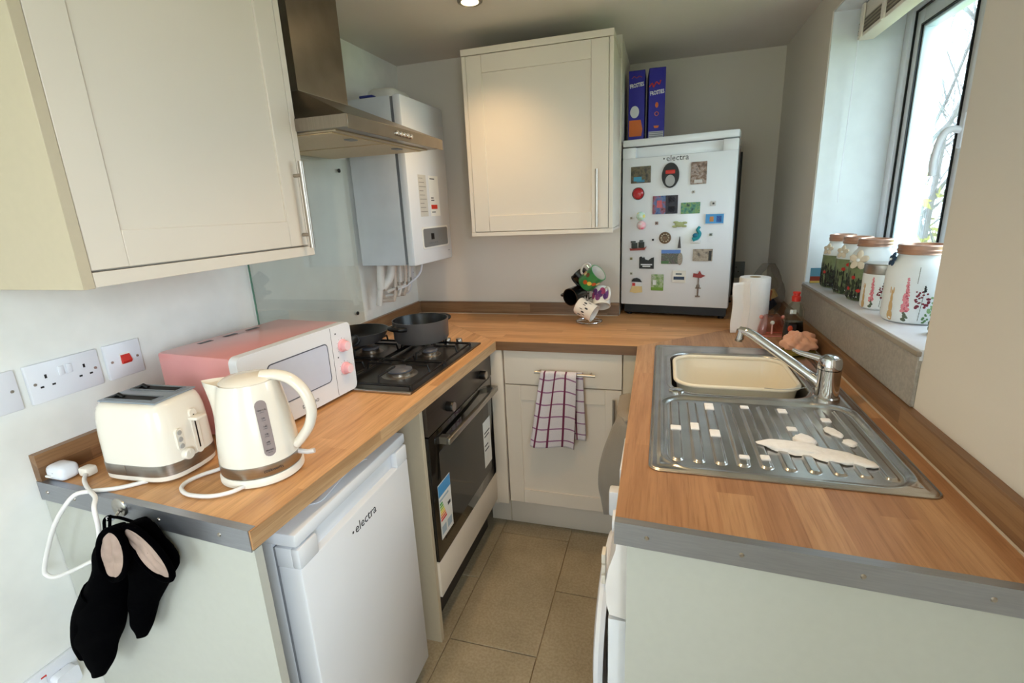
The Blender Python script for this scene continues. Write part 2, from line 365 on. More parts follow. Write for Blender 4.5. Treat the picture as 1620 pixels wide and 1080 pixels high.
# ------------------------------------------------------------------ worktops
def skewL(y): return .603+DW*y/YB
wl=thing('worktop','oak effect worktop along the left wall carrying the hob and kettle','worktop',(.3,.6,ZT-T))
e=.0015
obj('top',B().prism([(0.001,.037),(skewL(0),0),(skewL(YB),YB),(lw,D1-.002)],ZT-T,ZT),'wood_l',wl)
obj('edging',B().prism([(skewL(0)-.0005,0.0005),(skewL(0)+e,0),(skewL(YB)+e,YB-.001),(skewL(YB)-.0005,YB-.001)],ZT-T+.0005,ZT-.001),'wood_e',wl,label='paler oak front edge')
wb=thing('worktop','oak effect worktop across the back wall under the mug tree','worktop',(.9,1.5,ZT-T))
XRB=XR-.0139
obj('top',B().prism([(skewL(YB)+.001,YB),(XRB-.001,YB),(WX-.001,1.8),(WX-.001,D2-.001),(1.086,D2-.001),(1.086,D1-.001),(lw+.003,D1-.001)],ZT-T,ZT-.0002),'wood_b',wb)
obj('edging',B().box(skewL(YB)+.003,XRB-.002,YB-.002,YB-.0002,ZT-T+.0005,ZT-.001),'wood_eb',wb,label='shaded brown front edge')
wrk=thing('worktop','oak effect worktop under the window holding the steel sink','worktop',(1.5,.7,ZT-T))
BX0,BX1,BY0,BY1=1.280,1.740,.372,1.268
yn=.1672
def edgeR(y): return XR-.0139*(y-yn)/(YB-yn)
b=B()
b.prism([(edgeR(yn),yn),(WX-.001,yn-.035),(WX-.001,BY0),(edgeR(BY0),BY0)],ZT-T,ZT)
b.prism([(edgeR(BY0),BY0),(BX0,BY0),(BX0,BY1),(edgeR(BY1),BY1)],ZT-T,ZT).prism([(BX1,BY0),(WX-.001,BY0),(WX-.001,BY1),(BX1,BY1)],ZT-T,ZT)
b.prism([(edgeR(BY1),BY1),(WX-.001,BY1),(WX-.001,1.798),(edgeR(YB),YB)],ZT-T,ZT)
obj('top',b,'wood_r',wrk)
obj('edging',B().prism([(edgeR(yn)-e,yn),(edgeR(yn),yn),(edgeR(YB),YB-.003),(edgeR(YB)-e,YB-.003)],ZT-T+.0005,ZT-.001),'wood_e',wrk,label='paler oak front edge')
# metal end strips
def screw(parent,p,ax='y',r=.0042):
    h=obj('screw',B().lathe([(0,-.0022),(r*.7,-.002),(r,0)],p,12,ax=ax),'nickel',parent); return h
def strip(parent,p0,p1,name,scr):
    dx,dy=p1[0]-p0[0],p1[1]-p0[1]; L=math.hypot(dx,dy); nx,ny=dy/L,-dx/L   # outward
    a=B().prism([(p0[0]+nx*.0022,p0[1]+ny*.0022),(p1[0]+nx*.0022,p1[1]+ny*.0022),(p1[0],p1[1]),(p0[0],p0[1])],ZT-T-.004,ZT+.0012)
    a.prism([(p0[0],p0[1]),(p1[0],p1[1]),(p1[0]-nx*.014,p1[1]-ny*.014),(p0[0]-nx*.014,p0[1]-ny*.014)],ZT+.0001,ZT+.0012)
    s=obj(name,a,'alu',parent)
    for f in scr: screw(s,(p0[0]+dx*f+nx*.0022,p0[1]+dy*f+ny*.0022,ZT-.02))
    return s
strip(wl,(0.003,.037),(skewL(0)-.002,0.0002),'edge_strip',(.05,.2,.3,.62,.88))
strip(wrk,(edgeR(yn)-.0015,yn),(WX-.002,yn-.035),'edge_strip',(.09,.33,.6,.85))
chip=lambda name,x,y,z,rx,rz,par: obj(name,B().add([(x+rx*math.cos(a)*random.uniform(.8,1.1),y,z+rz*math.sin(a)*random.uniform(.8,1.1)) for a in [2*PI*i/14 for i in range(14)]]+[(x,y-.001,z)],[(i,(i+1)%14,14) for i in range(14)]),plain('chipboard',(168,134,96),.9,var=.4,nscale=500),par,label='chipped patch showing bare board')
# upstands
UH=.0614
ul=thing('upstand','oak effect upstand running along the left wall behind the hob','upstand',(.01,.9,ZT))
obj('board',B().prism([(0.0005,.037),(.018,.037),(lw+.018,D1-.02),(lw+.0005,D1-.002)],ZT+.0005,ZT+UH),'wood_u',ul)
obj('silicone_bead',B().tube([(.0195,.2,ZT+.001),(lw+.0195,D1-.03,ZT+.001)],.0022,6),'silicone',ul)
ub=thing('upstand','brown oak upstand behind the mug tree on the back wall','upstand',(.5,D1,ZT))
obj('board',B().box(lw+.0185,1.085,D1-.019,D1-.001,ZT+.0005,ZT+UH),'wood_ub',ub)
obj('silicone_bead',B().tube([(lw+.02,D1-.021,ZT+.001),(1.08,D1-.021,ZT+.001)],.0022,6),'silicone',ub)
ur=thing('upstand','long oak upstand below the window tiles behind the sink','upstand',(WX,.9,ZT))
obj('board',B().box(WX-.018,WX-.0005,yn-.033,D2-.001,ZT+.0005,ZT+UH),'wood_u',ur)
obj('silicone_bead',B().tube([(WX-.0195,yn-.02,ZT+.001),(WX-.0195,D2-.01,ZT+.001)],.0025,6),'silicone',ur)
# ------------------------------------------------------------------ cabinets
def OR(b,mode,o):
    """b built with u along +x, front facing -y, z up -> oriented"""
    if mode=='x': m=Matrix(((0,-1,0,o[0]),(1,0,0,o[1]),(0,0,1,o[2]),(0,0,0,1)))
    elif mode=='-x': m=Matrix(((0,1,0,o[0]),(-1,0,0,o[1]),(0,0,1,o[2]),(0,0,0,1)))
    else: m=Matrix(((1,0,0,o[0]),(0,1,0,o[1]),(0,0,1,o[2]),(0,0,0,1)))
    return b.xf(m)
def shaker(w,h,st=.07,t=.02,rec=.006,top=None):
    top=top or st
    b=B().box(st-.004,w-st+.004,rec,t-.001,st-.004,h-top+.004)
    b.box(0,st-.0004,0,t,0,h,.0012,1).box(w-st+.0004,w,0,t,0,h,.0012,1).box(st,w-st,0,t,0,st-.0004,.0012,1).box(st,w-st,0,t,h-top+.0004,h,.0012,1)
    return b
def bar(p0,p1,out,r=.006,inset=.035,L=.032):
    p0,p1,out=Vector(p0),Vector(p1),Vector(out); d=(p1-p0).normalized(); b=B().cyl(p0,p1,r,seg=14)
    for q in (p0+d*inset,p1-d*inset): b.cyl(q,q-out*L,r*.7,seg=10)
    return b
# left wall cabinet
lc=thing('wall_cabinet','large cream shaker wall cabinet over the microwave on the left wall','cabinet',(0,.32,1.33))
obj('carcase',B().box(.001,.309,.038,.6,1.338,2.06),'cream',lc)
obj('side_panel',B().box(.001,.332,.017,.0365,1.328,2.08,.0008,1),'carcase',lc)
obj('pelmet',B().box(.30,.332,.0375,.622,1.3295,1.355,.0008,1),'cream',lc)
obj('side_panel',B().box(.001,.3315,.6015,.621,1.3555,2.06,.0008,1),'cream',lc)
d=obj('door',OR(shaker(.562,.70,.066),'x',(.331,.038,1.3585)),'cream',lc)
obj('handle',bar((.357,.585,1.352),(.357,.585,1.575),(1,0,0),.0068,.035,.028),'nickel',d)
# back wall cabinet
bc=thing('wall_cabinet','cream shaker wall cabinet hung on the back wall left of the fridge','cabinet',(.776,D1,1.32))
obj('carcase',B().box(.492,1.062,1.52,D1-.001,1.336,2.03),'cream',bc)
for x0,x1 in ((.4735,.4905),(1.0635,1.0795)): obj('side_panel',B().box(x0,x1,1.498,D1-.001,1.337,2.028,.0008,1),'cream',bc)
obj('cornice',B().box(.472,1.081,1.494,D1-.001,2.029,2.053,.0008,1),'cream',bc)
obj('pelmet',B().box(.4725,1.0805,1.4965,1.52,1.32,1.3365,.0008,1).box(.4725,1.0805,1.52,D1-.001,1.326,1.3355),'cream',bc)
d=obj('door',OR(shaker(.570,.688,.066),'-y',(.4915,1.4964,1.339)),'cream',bc)
obj('handle',bar((1.018,1.468,1.345),(1.018,1.468,1.566),(0,-1,0),.0055,.035,.026),'nickel',d)
# base cabinet with drawer, facing camera
bs=thing('base_cabinet','cream base cabinet with drawer and towel rail at the end of the aisle','cabinet',(.9,1.3,0))
obj('carcase',B().box(.64,1.15,1.311,D1-.05,.15,ZT-T-.002),'cream',bs)
dr=obj('drawer_front',B().box(.657,1.140,1.29,1.31,.722,.868,.0012,1),'cream',bs)
obj('handle',bar((.795,1.258,.790),(1.040,1.258,.785),(0,-1,0),.0055,.02,.030),'nickel',dr)
d=obj('door',OR(shaker(.483,.555,.066),'-y',(.657,1.29,.163)),'cream',bs)
obj('handle',bar((1.112,1.262,.47),(1.112,1.262,.69),(0,-1,0),.0055,.035,.028),'nickel',d)
obj('filler_post',B().box(.603,.652,1.277,1.31,.155,ZT-T-.001,.001),'cream',bs)
obj('filler_post',B().box(1.144,1.205,1.287,1.31,.155,ZT-T-.001,.001),'carcase',bs)
obj('plinth',B().box(.536,1.25,1.372,1.39,.0,.148,.001),'cream',bs)
obj('joint_strip',B().box(.630,.634,1.3705,1.372,.0,.148),'carcase',bs)
# left end panel and housing panel, oven unit
ep=thing('end_panel','wide pale end panel below the near end of the left worktop','panel',(.3,.03,0))
obj('panel',B().prism([(.002,.0405),(.6005,.0035),(.6005,.0215),(.002,.0585)],0,ZT-T-.0045),'creampanel',ep)
chip('chip',.590,.0002,.885,.006,.010,ep)
oc=thing('oven_housing','cream oven housing unit below the hob','cabinet',(.3,.95,0))
obj('side_panel',B().box(.02,.592,.655,.6735,0,ZT-T-.001,.0006,1),'carcase',oc)
obj('side_panel',B().box(.02,.602,1.277,1.289,.15,ZT-T-.001,.0006,1),'cream',oc)
obj('lower_panel',B().box(.58,.6,.675,1.286,.172,.306,.001),'cream',oc)
obj('plinth',B().box(.52,.535,.70,1.30,.0,.16,.001),plain('dark_gap_brown',(60,52,44),.6),oc)  # dark board added to stand for the shaded gap, no real plinth
ov=thing('built_in_oven','black glass built-in oven with stainless handle under the hob','oven',(.3,.97,.31))
OY0,OY1=.676,1.274
obj('body',B().box(.06,.583,OY0+.01,OY1-.01,.315,.865),'dark',ov)
obj('control_panel',B().box(.584,.604,OY0,OY1,.762,.868,.001),'ovensteel',ov)
od=obj('door',B().box(.584,.602,OY0,OY1,.31,.757,.001),'oven',ov)
obj('door_window',B().box(.6021,.6032,OY0+.06,OY1-.06,.36,.68,.0004,1),plain('tinted_glass',(26,20,16),.08),od)
obj('handle',B().box(.628,.642,.745,1.245,.707,.727,.002).box(.602,.63,.75,.775,.705,.729).box(.602,.63,1.215,1.24,.705,.729),'steel',od)
for y in (.826,1.148):
    k=obj('knob',B().lathe([(.017,0),(.017,.016),(.0165,.022),(.015,.024),(0,.024)],(.604,y,.805),24,ax='x'),'black',ov)
    obj('knob_cap',B().lathe([(.0155,.0),(.0155,.004),(0,.004)],(.6265,y,.805),24,ax='x'),'nickel',k)
s1=obj('energy_label',B().box(.6034,.6038,.705,.800,.375,.575),'label',od)
obj('blue_band',B().box(.6038,.6040,.706,.799,.53,.572),plain('label_blue',(70,150,205),.5),s1)
for k,c in enumerate([(40,150,60),(110,180,50),(190,205,40),(245,220,30),(245,170,30),(235,100,30),(220,40,30)]):
    obj('rating_bar',B().box(.6038,.6040,.71,.73+k*.004,.500-k*.010,.507-k*.010),plain('rating_%d'%k,c,.5),s1)
obj('rating_arrow',B().box(.6038,.6040,.768,.79,.468,.48),'ink',s1)
obj('small_print',B().box(.6038,.6040,.71,.745,.39,.42).box(.6038,.6040,.755,.79,.39,.42).box(.6038,.6040,.71,.78,.512,.52),plain('pale_print',(170,186,196),.6),s1)
s2=obj('instruction_label',B().box(.6034,.6038,1.14,1.225,.40,.60),'label',od)
[obj('print_line',B().box(.6038,.6040,1.15,y,z,z+.006),'ink',s2) for y,z in ((1.215,.545),(1.205,.53),(1.19,.49),(1.2,.47))]
# ------------------------------------------------------------------ fridges
def fridge(label,loc,rz,w,d,h,tz,group):
    t=thing('fridge',label,'fridge',loc,rz,group)
    obj('body',B().box(0,d-.06,0.004 if tz>.71 else .022,w-(.004 if tz>.71 else .022),.03,h-.03,.004),'white',t,local=True)
    obj('lid',B().box(0 if tz>.71 else d-.08,d+.002,0,w,h-.03,h,.006).box(0,d-.05,.02,w-.02,h-.03,h-.001),'white',t,local=True)
    dd=obj('door',B().box(d-.052,d+.004,.001,w-.001,.055,h-.078,.005).box(d-.052,d-.014,.001,w-.001,h-.08,h-.034,.003).box(d-.016,d+.004,.001,.06,h-.08,h-.034,.004).box(d-.016,d+.004,w-.06,w-.001,h-.08,h-.034,.004),'white',t,local=True)
    obj('gasket',B().box(d-.06,d-.052,.006,w-.006,.06,h-.04),plain('fridge_gasket',(150,152,156),.6),t,local=True)
    obj('kick_strip',B().box(d-.075,d-.03,.01,w-.01,.012,.052),'greyplastic' if tz>.71 else 'black',t,local=True)
    for x,y in ((d-.05,.03),(d-.05,w-.03),(.05,.03),(.05,w-.03)):
        obj('foot',B().lathe([(.014,0),(.014,.006),(.008,.008),(.008,.03)],(x,y,0),14,True),'black',t,local=True)
    text('electra',.034,'ink',dd,FX(d+.0043,w*.50,tz),label='grey brand lettering')
    obj('logo_mark',B().lathe([(.004,0),(0,.0006)],(d+.0043,w*.50-.056,tz),5,ax='x'),'ink',dd,local=True)
    return t
f1=fridge('white under-counter fridge below the left worktop beside the kettle',(.1101,.075,0),.0668*.4,.463,.497,.838,.72,None)
f2=fridge('white fridge covered in magnets standing on the back worktop',(1.1848,2.3322-.02,ZT+.0005),-1.7578,.4754,.5,.79,.699,None)
# back panel black rear of the second fridge
obj('black_back',B().box(-.012,-.001,.012,.463,.03,.74),'black',f2,local=True)
tag(obj('plastic_strip',B().loft([[(x,y,z),(x+.012,y+.006,z),(x+.012,y+.006,z+.0015),(x,y,z+.0015)] for x,y,z in [(p.x,p.y,p.z) for p in bez([(.555,.175,.8395),(.574,.195,.840),(.576,.235,.846),(.578,.285,.855),(.586,.335,.860),(.592,.35,.859)],6)]]),'plastic'),'curved white plastic strip lying on the lid of the under-counter fridge','strip')
# ------------------------------------------------------------------ magnets on fridge
def fr2(u,z,o=0): return (.504+o,u,z)
def magnet(name,label,b,m,u,z,group=None,rot=0):
    t=thing(name,label,'magnet',(0,0,0),0,group)
    w=wm(f2); t.location=w@Vector((.5045,u,z)); t.rotation_euler=(rot,0,-1.7578)
    # local: +x out of the door, y along, z up
    obj('face',b,m,t,local=True,smooth=30); return t
def slab(w,h,t=.004): return B().box(0,t,-w/2,w/2,-h/2,h/2,.001,1)
P=picmat
def ellipse(rx,rz,t=.006,n=24,sx=0): return B().prism([(rx*math.cos(2*PI*i/n),rz*math.sin(2*PI*i/n)) for i in range(n)],0,t,'x')
def photo(label,w,h,u,z,mt,extras=(),rot=0):
    t=magnet('photo_magnet',label,slab(w,h),mt,u,z,None,rot)
    for (y0,y1,z0,z1,c,nm) in extras:
        obj('printed_patch',B().box(.0038,.0046,y0*w/2,y1*w/2,z0*h/2,z1*h/2),plain(nm,c,.4),t,local=True)
    return t
photo('dark woodland photo magnet with a blue pond, top left of the fridge door',.088,.070,.084,.640,P('pic_wood',[(30,34,24),(74,66,50),(110,96,70),(60,70,40)],60,1),[(-.7,.1,-.75,-.25,(70,150,180),'pond_blue'),(-.4,.4,-.9,-.6,(60,120,150),'pond_deep')])
photo('cat portrait photo magnet, top right of the fridge door',.064,.090,.327,.631,P('pic_cat',[(40,30,26),(120,90,70),(170,150,140),(60,40,36)],55,4),[(-.5,.5,-.9,-.6,(206,200,196),'cat_bib')],0)
photo('double photo magnet, blue and purple, beside the lettered magnets',.108,.078,.193,.507,P('pic_duo',[(36,60,120),(80,110,160),(150,70,80),(30,30,50)],45,6),[(.05,1,-1,1,(30,26,44),'duo_dark'),(.25,.8,.2,.8,(140,136,170),'duo_lilac'),(.25,.8,-.8,-.2,(120,122,150),'duo_grey'),(-.65,-.25,-.3,.5,(196,90,96),'duo_red')])
photo('green lagoon photo magnet in the middle of the fridge door',.079,.047,.300,.489,P('pic_lagoon',[(20,60,50),(60,130,110),(120,160,90),(30,70,60)],50,8))
photo('bright blue picture magnet with white border at the right of the door',.078,.046,.400,.441,plain('magnet_white',(226,226,228),.4),[(-.92,.92,-.85,.85,(70,150,210),'sea_blue'),(-.5,-.1,-.5,.4,(220,150,70),'sea_orange'),(.2,.7,-.6,.5,(40,90,170),'sea_navy')])
photo('castle ruin photo magnet under a blue sky, centre of the door',.083,.062,.226,.280,P('pic_castle',[(30,28,30),(100,90,84),(70,80,60),(150,140,130)],60,9),[(-1,1,.5,1,(90,130,200),'castle_sky'),(-1,-.2,-1,-.6,(70,110,60),'castle_lawn')])
photo('sepia cave photo magnet right of the castle photo',.081,.052,.360,.288,P('pic_cave',[(60,50,44),(140,124,108),(176,160,140),(80,66,56)],40,12),[(.6,.9,-.9,.7,(24,22,24),'cave_dark')])
photo('green garden photo magnet with white figures near the door bottom',.055,.074,.170,.163,P('pic_golf',[(60,110,60),(130,160,90),(180,190,160),(80,90,60)],55,15),[(-1,1,-1,-.6,(110,150,40),'garden_lawn'),(-.7,-.2,-.3,.3,(220,222,220),'garden_white')])
photo('white ceramic magnet with blue ship drawing near the door bottom',.058,.055,.265,.192,plain('magnet_cream',(232,226,216),.4),[(-.8,.8,-.5,.0,(40,60,90),'ship_navy'),(-.5,.4,.3,.55,(90,100,110),'ship_grey')])
t=magnet('novelty_magnet','plain black oval magnet with a red ribbon strip, top centre of the door',ellipse(.036,.052,.008,28),'black',.212,.629)
obj('ribbon',B().box(.008,.012,-.02,.02,.006,.022,.003),'red',t,local=True); obj('inset',ellipse(.02,.024,.0095,20).xf(Matrix.Translation((0,0,-.022))),plain('grey_inset',(170,170,170),.5),t,local=True)
t=magnet('novelty_magnet','round red dome magnet under the pond photo',B().lathe([(.025,0),(.024,.006),(.017,.012),(0,.015)],(0,0,0),24,ax='x'),plain('magnet_red',(178,40,44),.2),.074,.560)
obj('rim',B().lathe([(.027,0),(.027,.004),(.025,.004)],(0,0,0),24,ax='x'),'black',t,local=True)
t=magnet('novelty_magnet','pastel yellow and mint pompom magnet, upper of two on the left',B().ball((.012,0,0),.02,seg=14,rings=8),P('pom_a',[(240,230,150),(190,230,210),(240,240,230)],50,3),.091,.462)
obj('tuft',B().ball((.016,-.008,.008),.009).ball((.018,.01,.0),.010),plain('pom_yellow',(240,226,130),.9),t,local=True)
t=magnet('novelty_magnet','pink and white pompom magnet, lower of two on the left',B().ball((.012,0,0),.020,seg=14,rings=8),P('pom_b',[(250,150,170),(244,200,200),(240,240,240)],40,5),.094,.422)
obj('tuft',B().ball((.018,.004,-.008),.010),plain('pom_pink',(250,120,150),.9),t,local=True)
# lizard-like green leaf sprig
b=B().ball((.005,0,0),.02,(.3,1,.55)); 
for a in (-2.4,-.7,.6,2.2): b.ball((.005,.026*math.cos(a),.012*math.sin(a)),.011,(.35,1.1,.5),10,6)
magnet('novelty_magnet','pale green resin sprig magnet in the middle of the door',b,plain('resin_green',(176,184,130),.4),.258,.421)
t=magnet('novelty_magnet','round brown carved disc magnet left of centre',B().lathe([(.026,0),(.026,.004),(.022,.006),(.020,.004),(.012,.004),(.010,.007),(0,.007)],(0,0,0),28,ax='x'),plain('carved_brown',(120,96,74),.5,var=.3,nscale=200),.198,.364)
b=B()
for k in range(10):
    a=2*PI*k/10; b.ball((.005,.016*math.cos(a),.016*math.sin(a)),.0035,seg=8,rings=6)
obj('carving',b,plain('carved_light',(196,180,156),.5),t,local=True)
t=magnet('novelty_magnet','turquoise wave shaped magnet on a white base',B().tube(bez([(.006,-.012,-.022),(.006,.006,-.012),(.006,.014,.004),(.006,.006,.02),(.006,.014,.034)],5),lambda s:.011*(1-.5*s),8),plain('turquoise',(40,150,160),.3),.329,.376)
obj('base',B().box(0,.012,-.021,.02,-.036,-.024,.003),'magnet_white',t,local=True); obj('crest',B().ball((.01,-.002,-.004),.012,(.5,1,.9)),plain('deep_teal',(20,110,140),.3),t,local=True)
magnet('novelty_magnet','small dark pointed spire magnet above the castle photo',B().prism([(-.007,-.025),(.007,-.025),(.0045,-.005),(.001,.025),(-.001,.025),(-.0045,-.005)],0,.006,'x'),plain('spire_grey',(70,62,60),.4),.261,.344)
t=magnet('novelty_magnet','red and black model boat magnet at the left of the door',B().prism([(-.038,-.016),(-.034,-.027),(.03,-.024),(.038,-.008),(.03,-.013),(-.03,-.018)],0,.01,'x'),plain('boat_red',(140,52,40),.4),.079,.335)
obj('superstructure',B().box(.001,.008,-.03,-.004,-.017,.008,.001).box(.001,.008,.002,.028,-.014,.012,.001).box(.001,.006,-.034,-.012,.010,.016).box(.001,.006,.006,.022,.014,.02),plain('boat_dark',(44,50,46),.5),t,local=True)
t=magnet('novelty_magnet','black skyline shaped magnet with white arched lettering',B().prism([(-.033,-.03),(.033,-.03),(.033,.022),(.02,.018),(.008,.008),(-.006,.012),(-.012,.024),(-.016,.018),(-.026,.026),(-.033,.022)],0,.004,'x'),'black',.119,.256)
obj('white_marks',B().box(.004,.0045,-.026,.026,-.014,-.009).box(.004,.0045,-.018,.018,-.022,-.017),'magnet_white',t,local=True)
t=magnet('novelty_magnet','tan parchment magnet with a black hat shape, bottom left of the door',B().prism([(-.03,-.034),(-.006,-.038),(.028,-.034),(.026,-.006),(-.02,-.004)],0,.005,'x'),plain('parchment',(222,196,140),.6),.074,.149)
obj('black_top',B().prism([(-.022,.016),(.026,.014),(.016,.028),(.002,.034),(-.014,.03)],0,.008,'x'),'black',t,local=True)
obj('white_middle',B().box(0,.006,-.018,.024,-.006,.016,.002),'magnet_white',t,local=True); obj('red_mark',B().box(.006,.007,-.018,-.004,-.004,.01),'red',t,local=True)
t=magnet('novelty_magnet','patterned oval shield magnet overlapping the castle photo',ellipse(.010,.027,.010,20),P('shield',[(90,80,70),(170,160,140),(120,60,70)],200,3),.267,.271)
t=magnet('novelty_magnet','red bird topped metal cross magnet at the bottom right',B().box(0,.005,-.003,.003,-.058,.03,.001).box(0,.005,-.01,.01,-.06,-.054,.001).ball((.004,0,-.012),.008,(.5,.9,1.5)).box(0,.005,-.012,.012,-.022,-.017),plain('pewter',(130,116,108),.35,metal=.6),.348,.162)
obj('red_top',B().prism([(-.024,.03),(-.006,.028),(.01,.026),(.028,.036),(.012,.042),(.004,.058),(-.004,.044),(-.022,.046)],0,.007,'x'),plain('dull_red',(150,44,40),.4),t,local=True)
dots=[(.310,.555,.011,(196,190,180)),(.392,.504,.020,(206,206,204)),(.045,.455,.010,(190,186,180)),(.159,.429,.014,(150,120,110)),(.145,.356,.009,(20,20,22)),(.389,.375,.012,(150,160,150)),(.048,.271,.011,(140,130,80)),(.049,.202,.011,(170,170,150))]
dl=['tiny pale square magnet under the cat photo','white square dice-like magnet at the right of the door','tiny pale square magnet left of the pompoms','tiny brown square magnet right of the pompoms','tiny black square magnet beside the model boat','tiny grey-green square magnet at the right below the blue picture','tiny olive square magnet left of the black skyline magnet','tiny pale olive square magnet above the parchment magnet']
for i,((u,z,s,c),l) in enumerate(zip(dots,dl)):
    t=magnet('square_magnet',l,slab(s,s,.003),plain('dot_%d'%i,c,.4),u,z)
    obj('centre_mark',B().box(.0029,.0034,-s*.2,s*.2,-s*.2,s*.2),'ink',t,local=True)
# ------------------------------------------------------------------ cereal boxes on the fridge
FZ=ZT+.0005+.79
def cereal(label,loc,rz,second):
    t=thing('cereal_box',label,'box',loc,rz,'cereal boxes on the fridge')
    w,h,d=.072,.308,.19
    obj('carton',B().box(0,d,0,w,0,h,.0012,1),plain('carton_blue',(34,30,150),.35,var=.05),t,local=True)
    obj('top_flap',B().box(.002,d-.002,.001,w-.001,h,h+.0008),plain('carton_navy',(22,22,90),.4),t,local=True)
    text('FROSTIES',.0150,'magnet_white',t,FX(d+.0004,w/2,h*(.80 if not second else .67),math.radians(7))@Matrix.Diagonal((1,1.55,1,1)),label='white product lettering')
    if not second:
        obj('red_script',B().tube(bez([(d+.0005,.014,.276),(d+.0005,.024,.284),(d+.0005,.034,.277),(d+.0005,.046,.284),(d+.0005,.058,.278)],4),.0014,5),'dull_red',t,local=True)
        # plain orange and white colour area where the box artwork sits
        obj('orange_area',B().prism([(.004,.03),(.06,.03),(.064,.06),(.056,.10),(.004,.10)],d,d+.0006,'x'),plain('carton_orange',(220,110,40),.4),t,local=True)
        obj('white_area',B().prism([(.008+.02*1+.02*math.cos(a),.135+.026*math.sin(a)) for a in [2*PI*i/18 for i in range(18)]],d,d+.0008,'x'),'magnet_white',t,local=True)
    else:
        obj('red_script',B().tube(bez([(d+.0005,.002,.232),(d+.0005,.014,.246),(d+.0005,.02,.23),(d+.0005,.032,.25),(d+.0005,.044,.24),(d+.0005,.05,.256)],4),.0026,6),'red',t,local=True)
        obj('grain_icon',B().ball((d,.036,.155),.010,(.08,.7,1.2)),'carton_orange',t,local=True)
        obj('ring_icon',B().tube([(d+.0004,.036+.008*math.cos(a),.118+.008*math.sin(a)) for a in [2*PI*i/16 for i in range(16)]],.0014,5,closed=True),'carton_orange',t,local=True)
        obj('bowl_icon',B().prism([(.024,.068),(.028,.058),(.044,.058),(.048,.068)],d,d+.0005,'x'),'carton_orange',t,local=True)
        obj('nutrition_panel',B().box(d,d+.0006,.003,w-.004,.006,.044),plain('panel_grey',(196,196,200),.5),t,local=True)
        for k in range(4): obj('panel_rule',B().box(d+.0006,d+.0008,.004,w-.006,.013+k*.008,.0165+k*.008),plain('rule_grey',(130,130,136),.5),t,local=True)
    return t
cereal('blue cereal box with orange picture standing left on top of the fridge',(1.1032,2.174-.02,FZ),-1.5643,False)
cereal('blue cereal box with orange grain icons standing right on top of the fridge',(1.180,2.161-.02,FZ),-1.4964,True)
# ------------------------------------------------------------------ splashback, hood, boiler
sp=thing('glass_splashback','clear glass splashback screwed to the left wall behind the hob','splashback',(.01,1,.98))
obj('glass_sheet',B().box(.0125,.0175,.70,1.30,.975,1.655,.0008,1),'splash',sp)
obj('glass_edge',B().box(.0122,.0178,.698,.700,.975,1.66),plain('green_glass_edge',(90,130,110),.2),sp)
for y,z in ((1.238,1.609),(1.242,1.024),(.78,1.61),(.78,1.02)): obj('screw_cap',B().lathe([(.008,0),(.008,.004),(.005,.006),(0,.006)],(.0176,y,z),16,ax='x'),'black',sp)
hh=thing('cooker_hood','stainless chimney cooker hood above the hob','hood',(0.01,.91,1.65))
h0,h1=.617,1.205; hz=1.65; hx=.49
b=B().prism([(.016,h0),(hx,h0),(hx,h1),(.016,h1)],hz+.003,hz+.034)
b.loft([[(.016,h0,hz+.034),(hx,h0,hz+.034),(hx,h1,hz+.034),(.016,h1,hz+.034)],[(.016,.765,1.79),(.245,.765,1.79),(.245,1.035,1.79),(.016,1.035,1.79)]])
obj('canopy',b,'hoodsteel',hh)
obj('front_lip',B().box(hx,hx+.003,h0,h1,hz-.002,hz+.034,.0008,1),'hoodsteel',hh)
obj('underside',B().box(.02,hx-.05,h0+.02,h1-.02,hz-.001,hz+.0025),plain('hood_underside',(190,176,150),.45,metal=.6),hh)
for k in range(2):
    y0=h0+.03+k*.27
    g=obj('grease_filter',B().box(.05,hx-.07,y0,y0+.255,hz-.004,hz-.001,.001,1),plain('filter_mesh',(204,186,150),.45,metal=.5,var=.15,nscale=600),hh)
    obj('latch',B().box(hx-.11,hx-.085,y0+.11,y0+.145,hz-.007,hz-.004,.001,1),'greyplastic',g)
obj('chimney',B().prism([(.016,.775),(.235,.775),(.235,1.025),(.016,1.025)],1.785,H-.003),'hoodsteel',hh)
obj('chimney_collar',B().box(.016,.241,.769,1.031,1.788,1.793),'steel',hh)
for k in range(5): obj('button',B().lathe([(.0075,0),(.0075,.006),(.006,.008),(0,.008)],(hx+.003,.865+.022*k,hz+.016),16,ax='x'),'chrome',hh)
for k in range(4): obj('vent_slot',B().box(.05+.03*k,.07+.03*k,.7742,.7749,1.98,2.05),'black',hh)
bo=thing('boiler','white wall-hung boiler with grey control panel in the back left corner','boiler',(.02,1.30,1.22),math.radians(-1.5))
bw=.372
obj('casing',B().box(.012,.225,0,bw,0,.655,.004),plain('boiler_side',(206,210,214),.4),bo,local=True)
obj('front_cover',B().box(.236,.272,-.001,bw+.001,-.004,.657,.008),'white',bo,local=True)
obj('seam_gasket',B().box(.225,.236,.004,bw-.004,.004,.651),'greyplastic',bo,local=True)
cp=obj('control_frame',B().prism(rrect(.125,.046,.012,5,.205,.105),.2715,.2745,'x'),'label',bo,local=True)
obj('control_fascia',B().prism(rrect(.117,.039,.010,5,.205,.105),.2745,.276,'x'),plain('fascia_grey',(124,124,124),.4),cp,local=True)
obj('display',B().box(.276,.2768,.155,.185,.096,.122),'black',cp,local=True)
for k in range(5): obj('button',B().lathe([(.004,0),(.004,.0012),(0,.0012)],(.276,.14+.018*k,.082),10,ax='x'),'greyplastic',cp,local=True)
lb=obj('instruction_sheet',B().box(.272,.2726,.085,.155,.195,.365),plain('sheet_grey',(206,202,194),.6),bo,local=True)
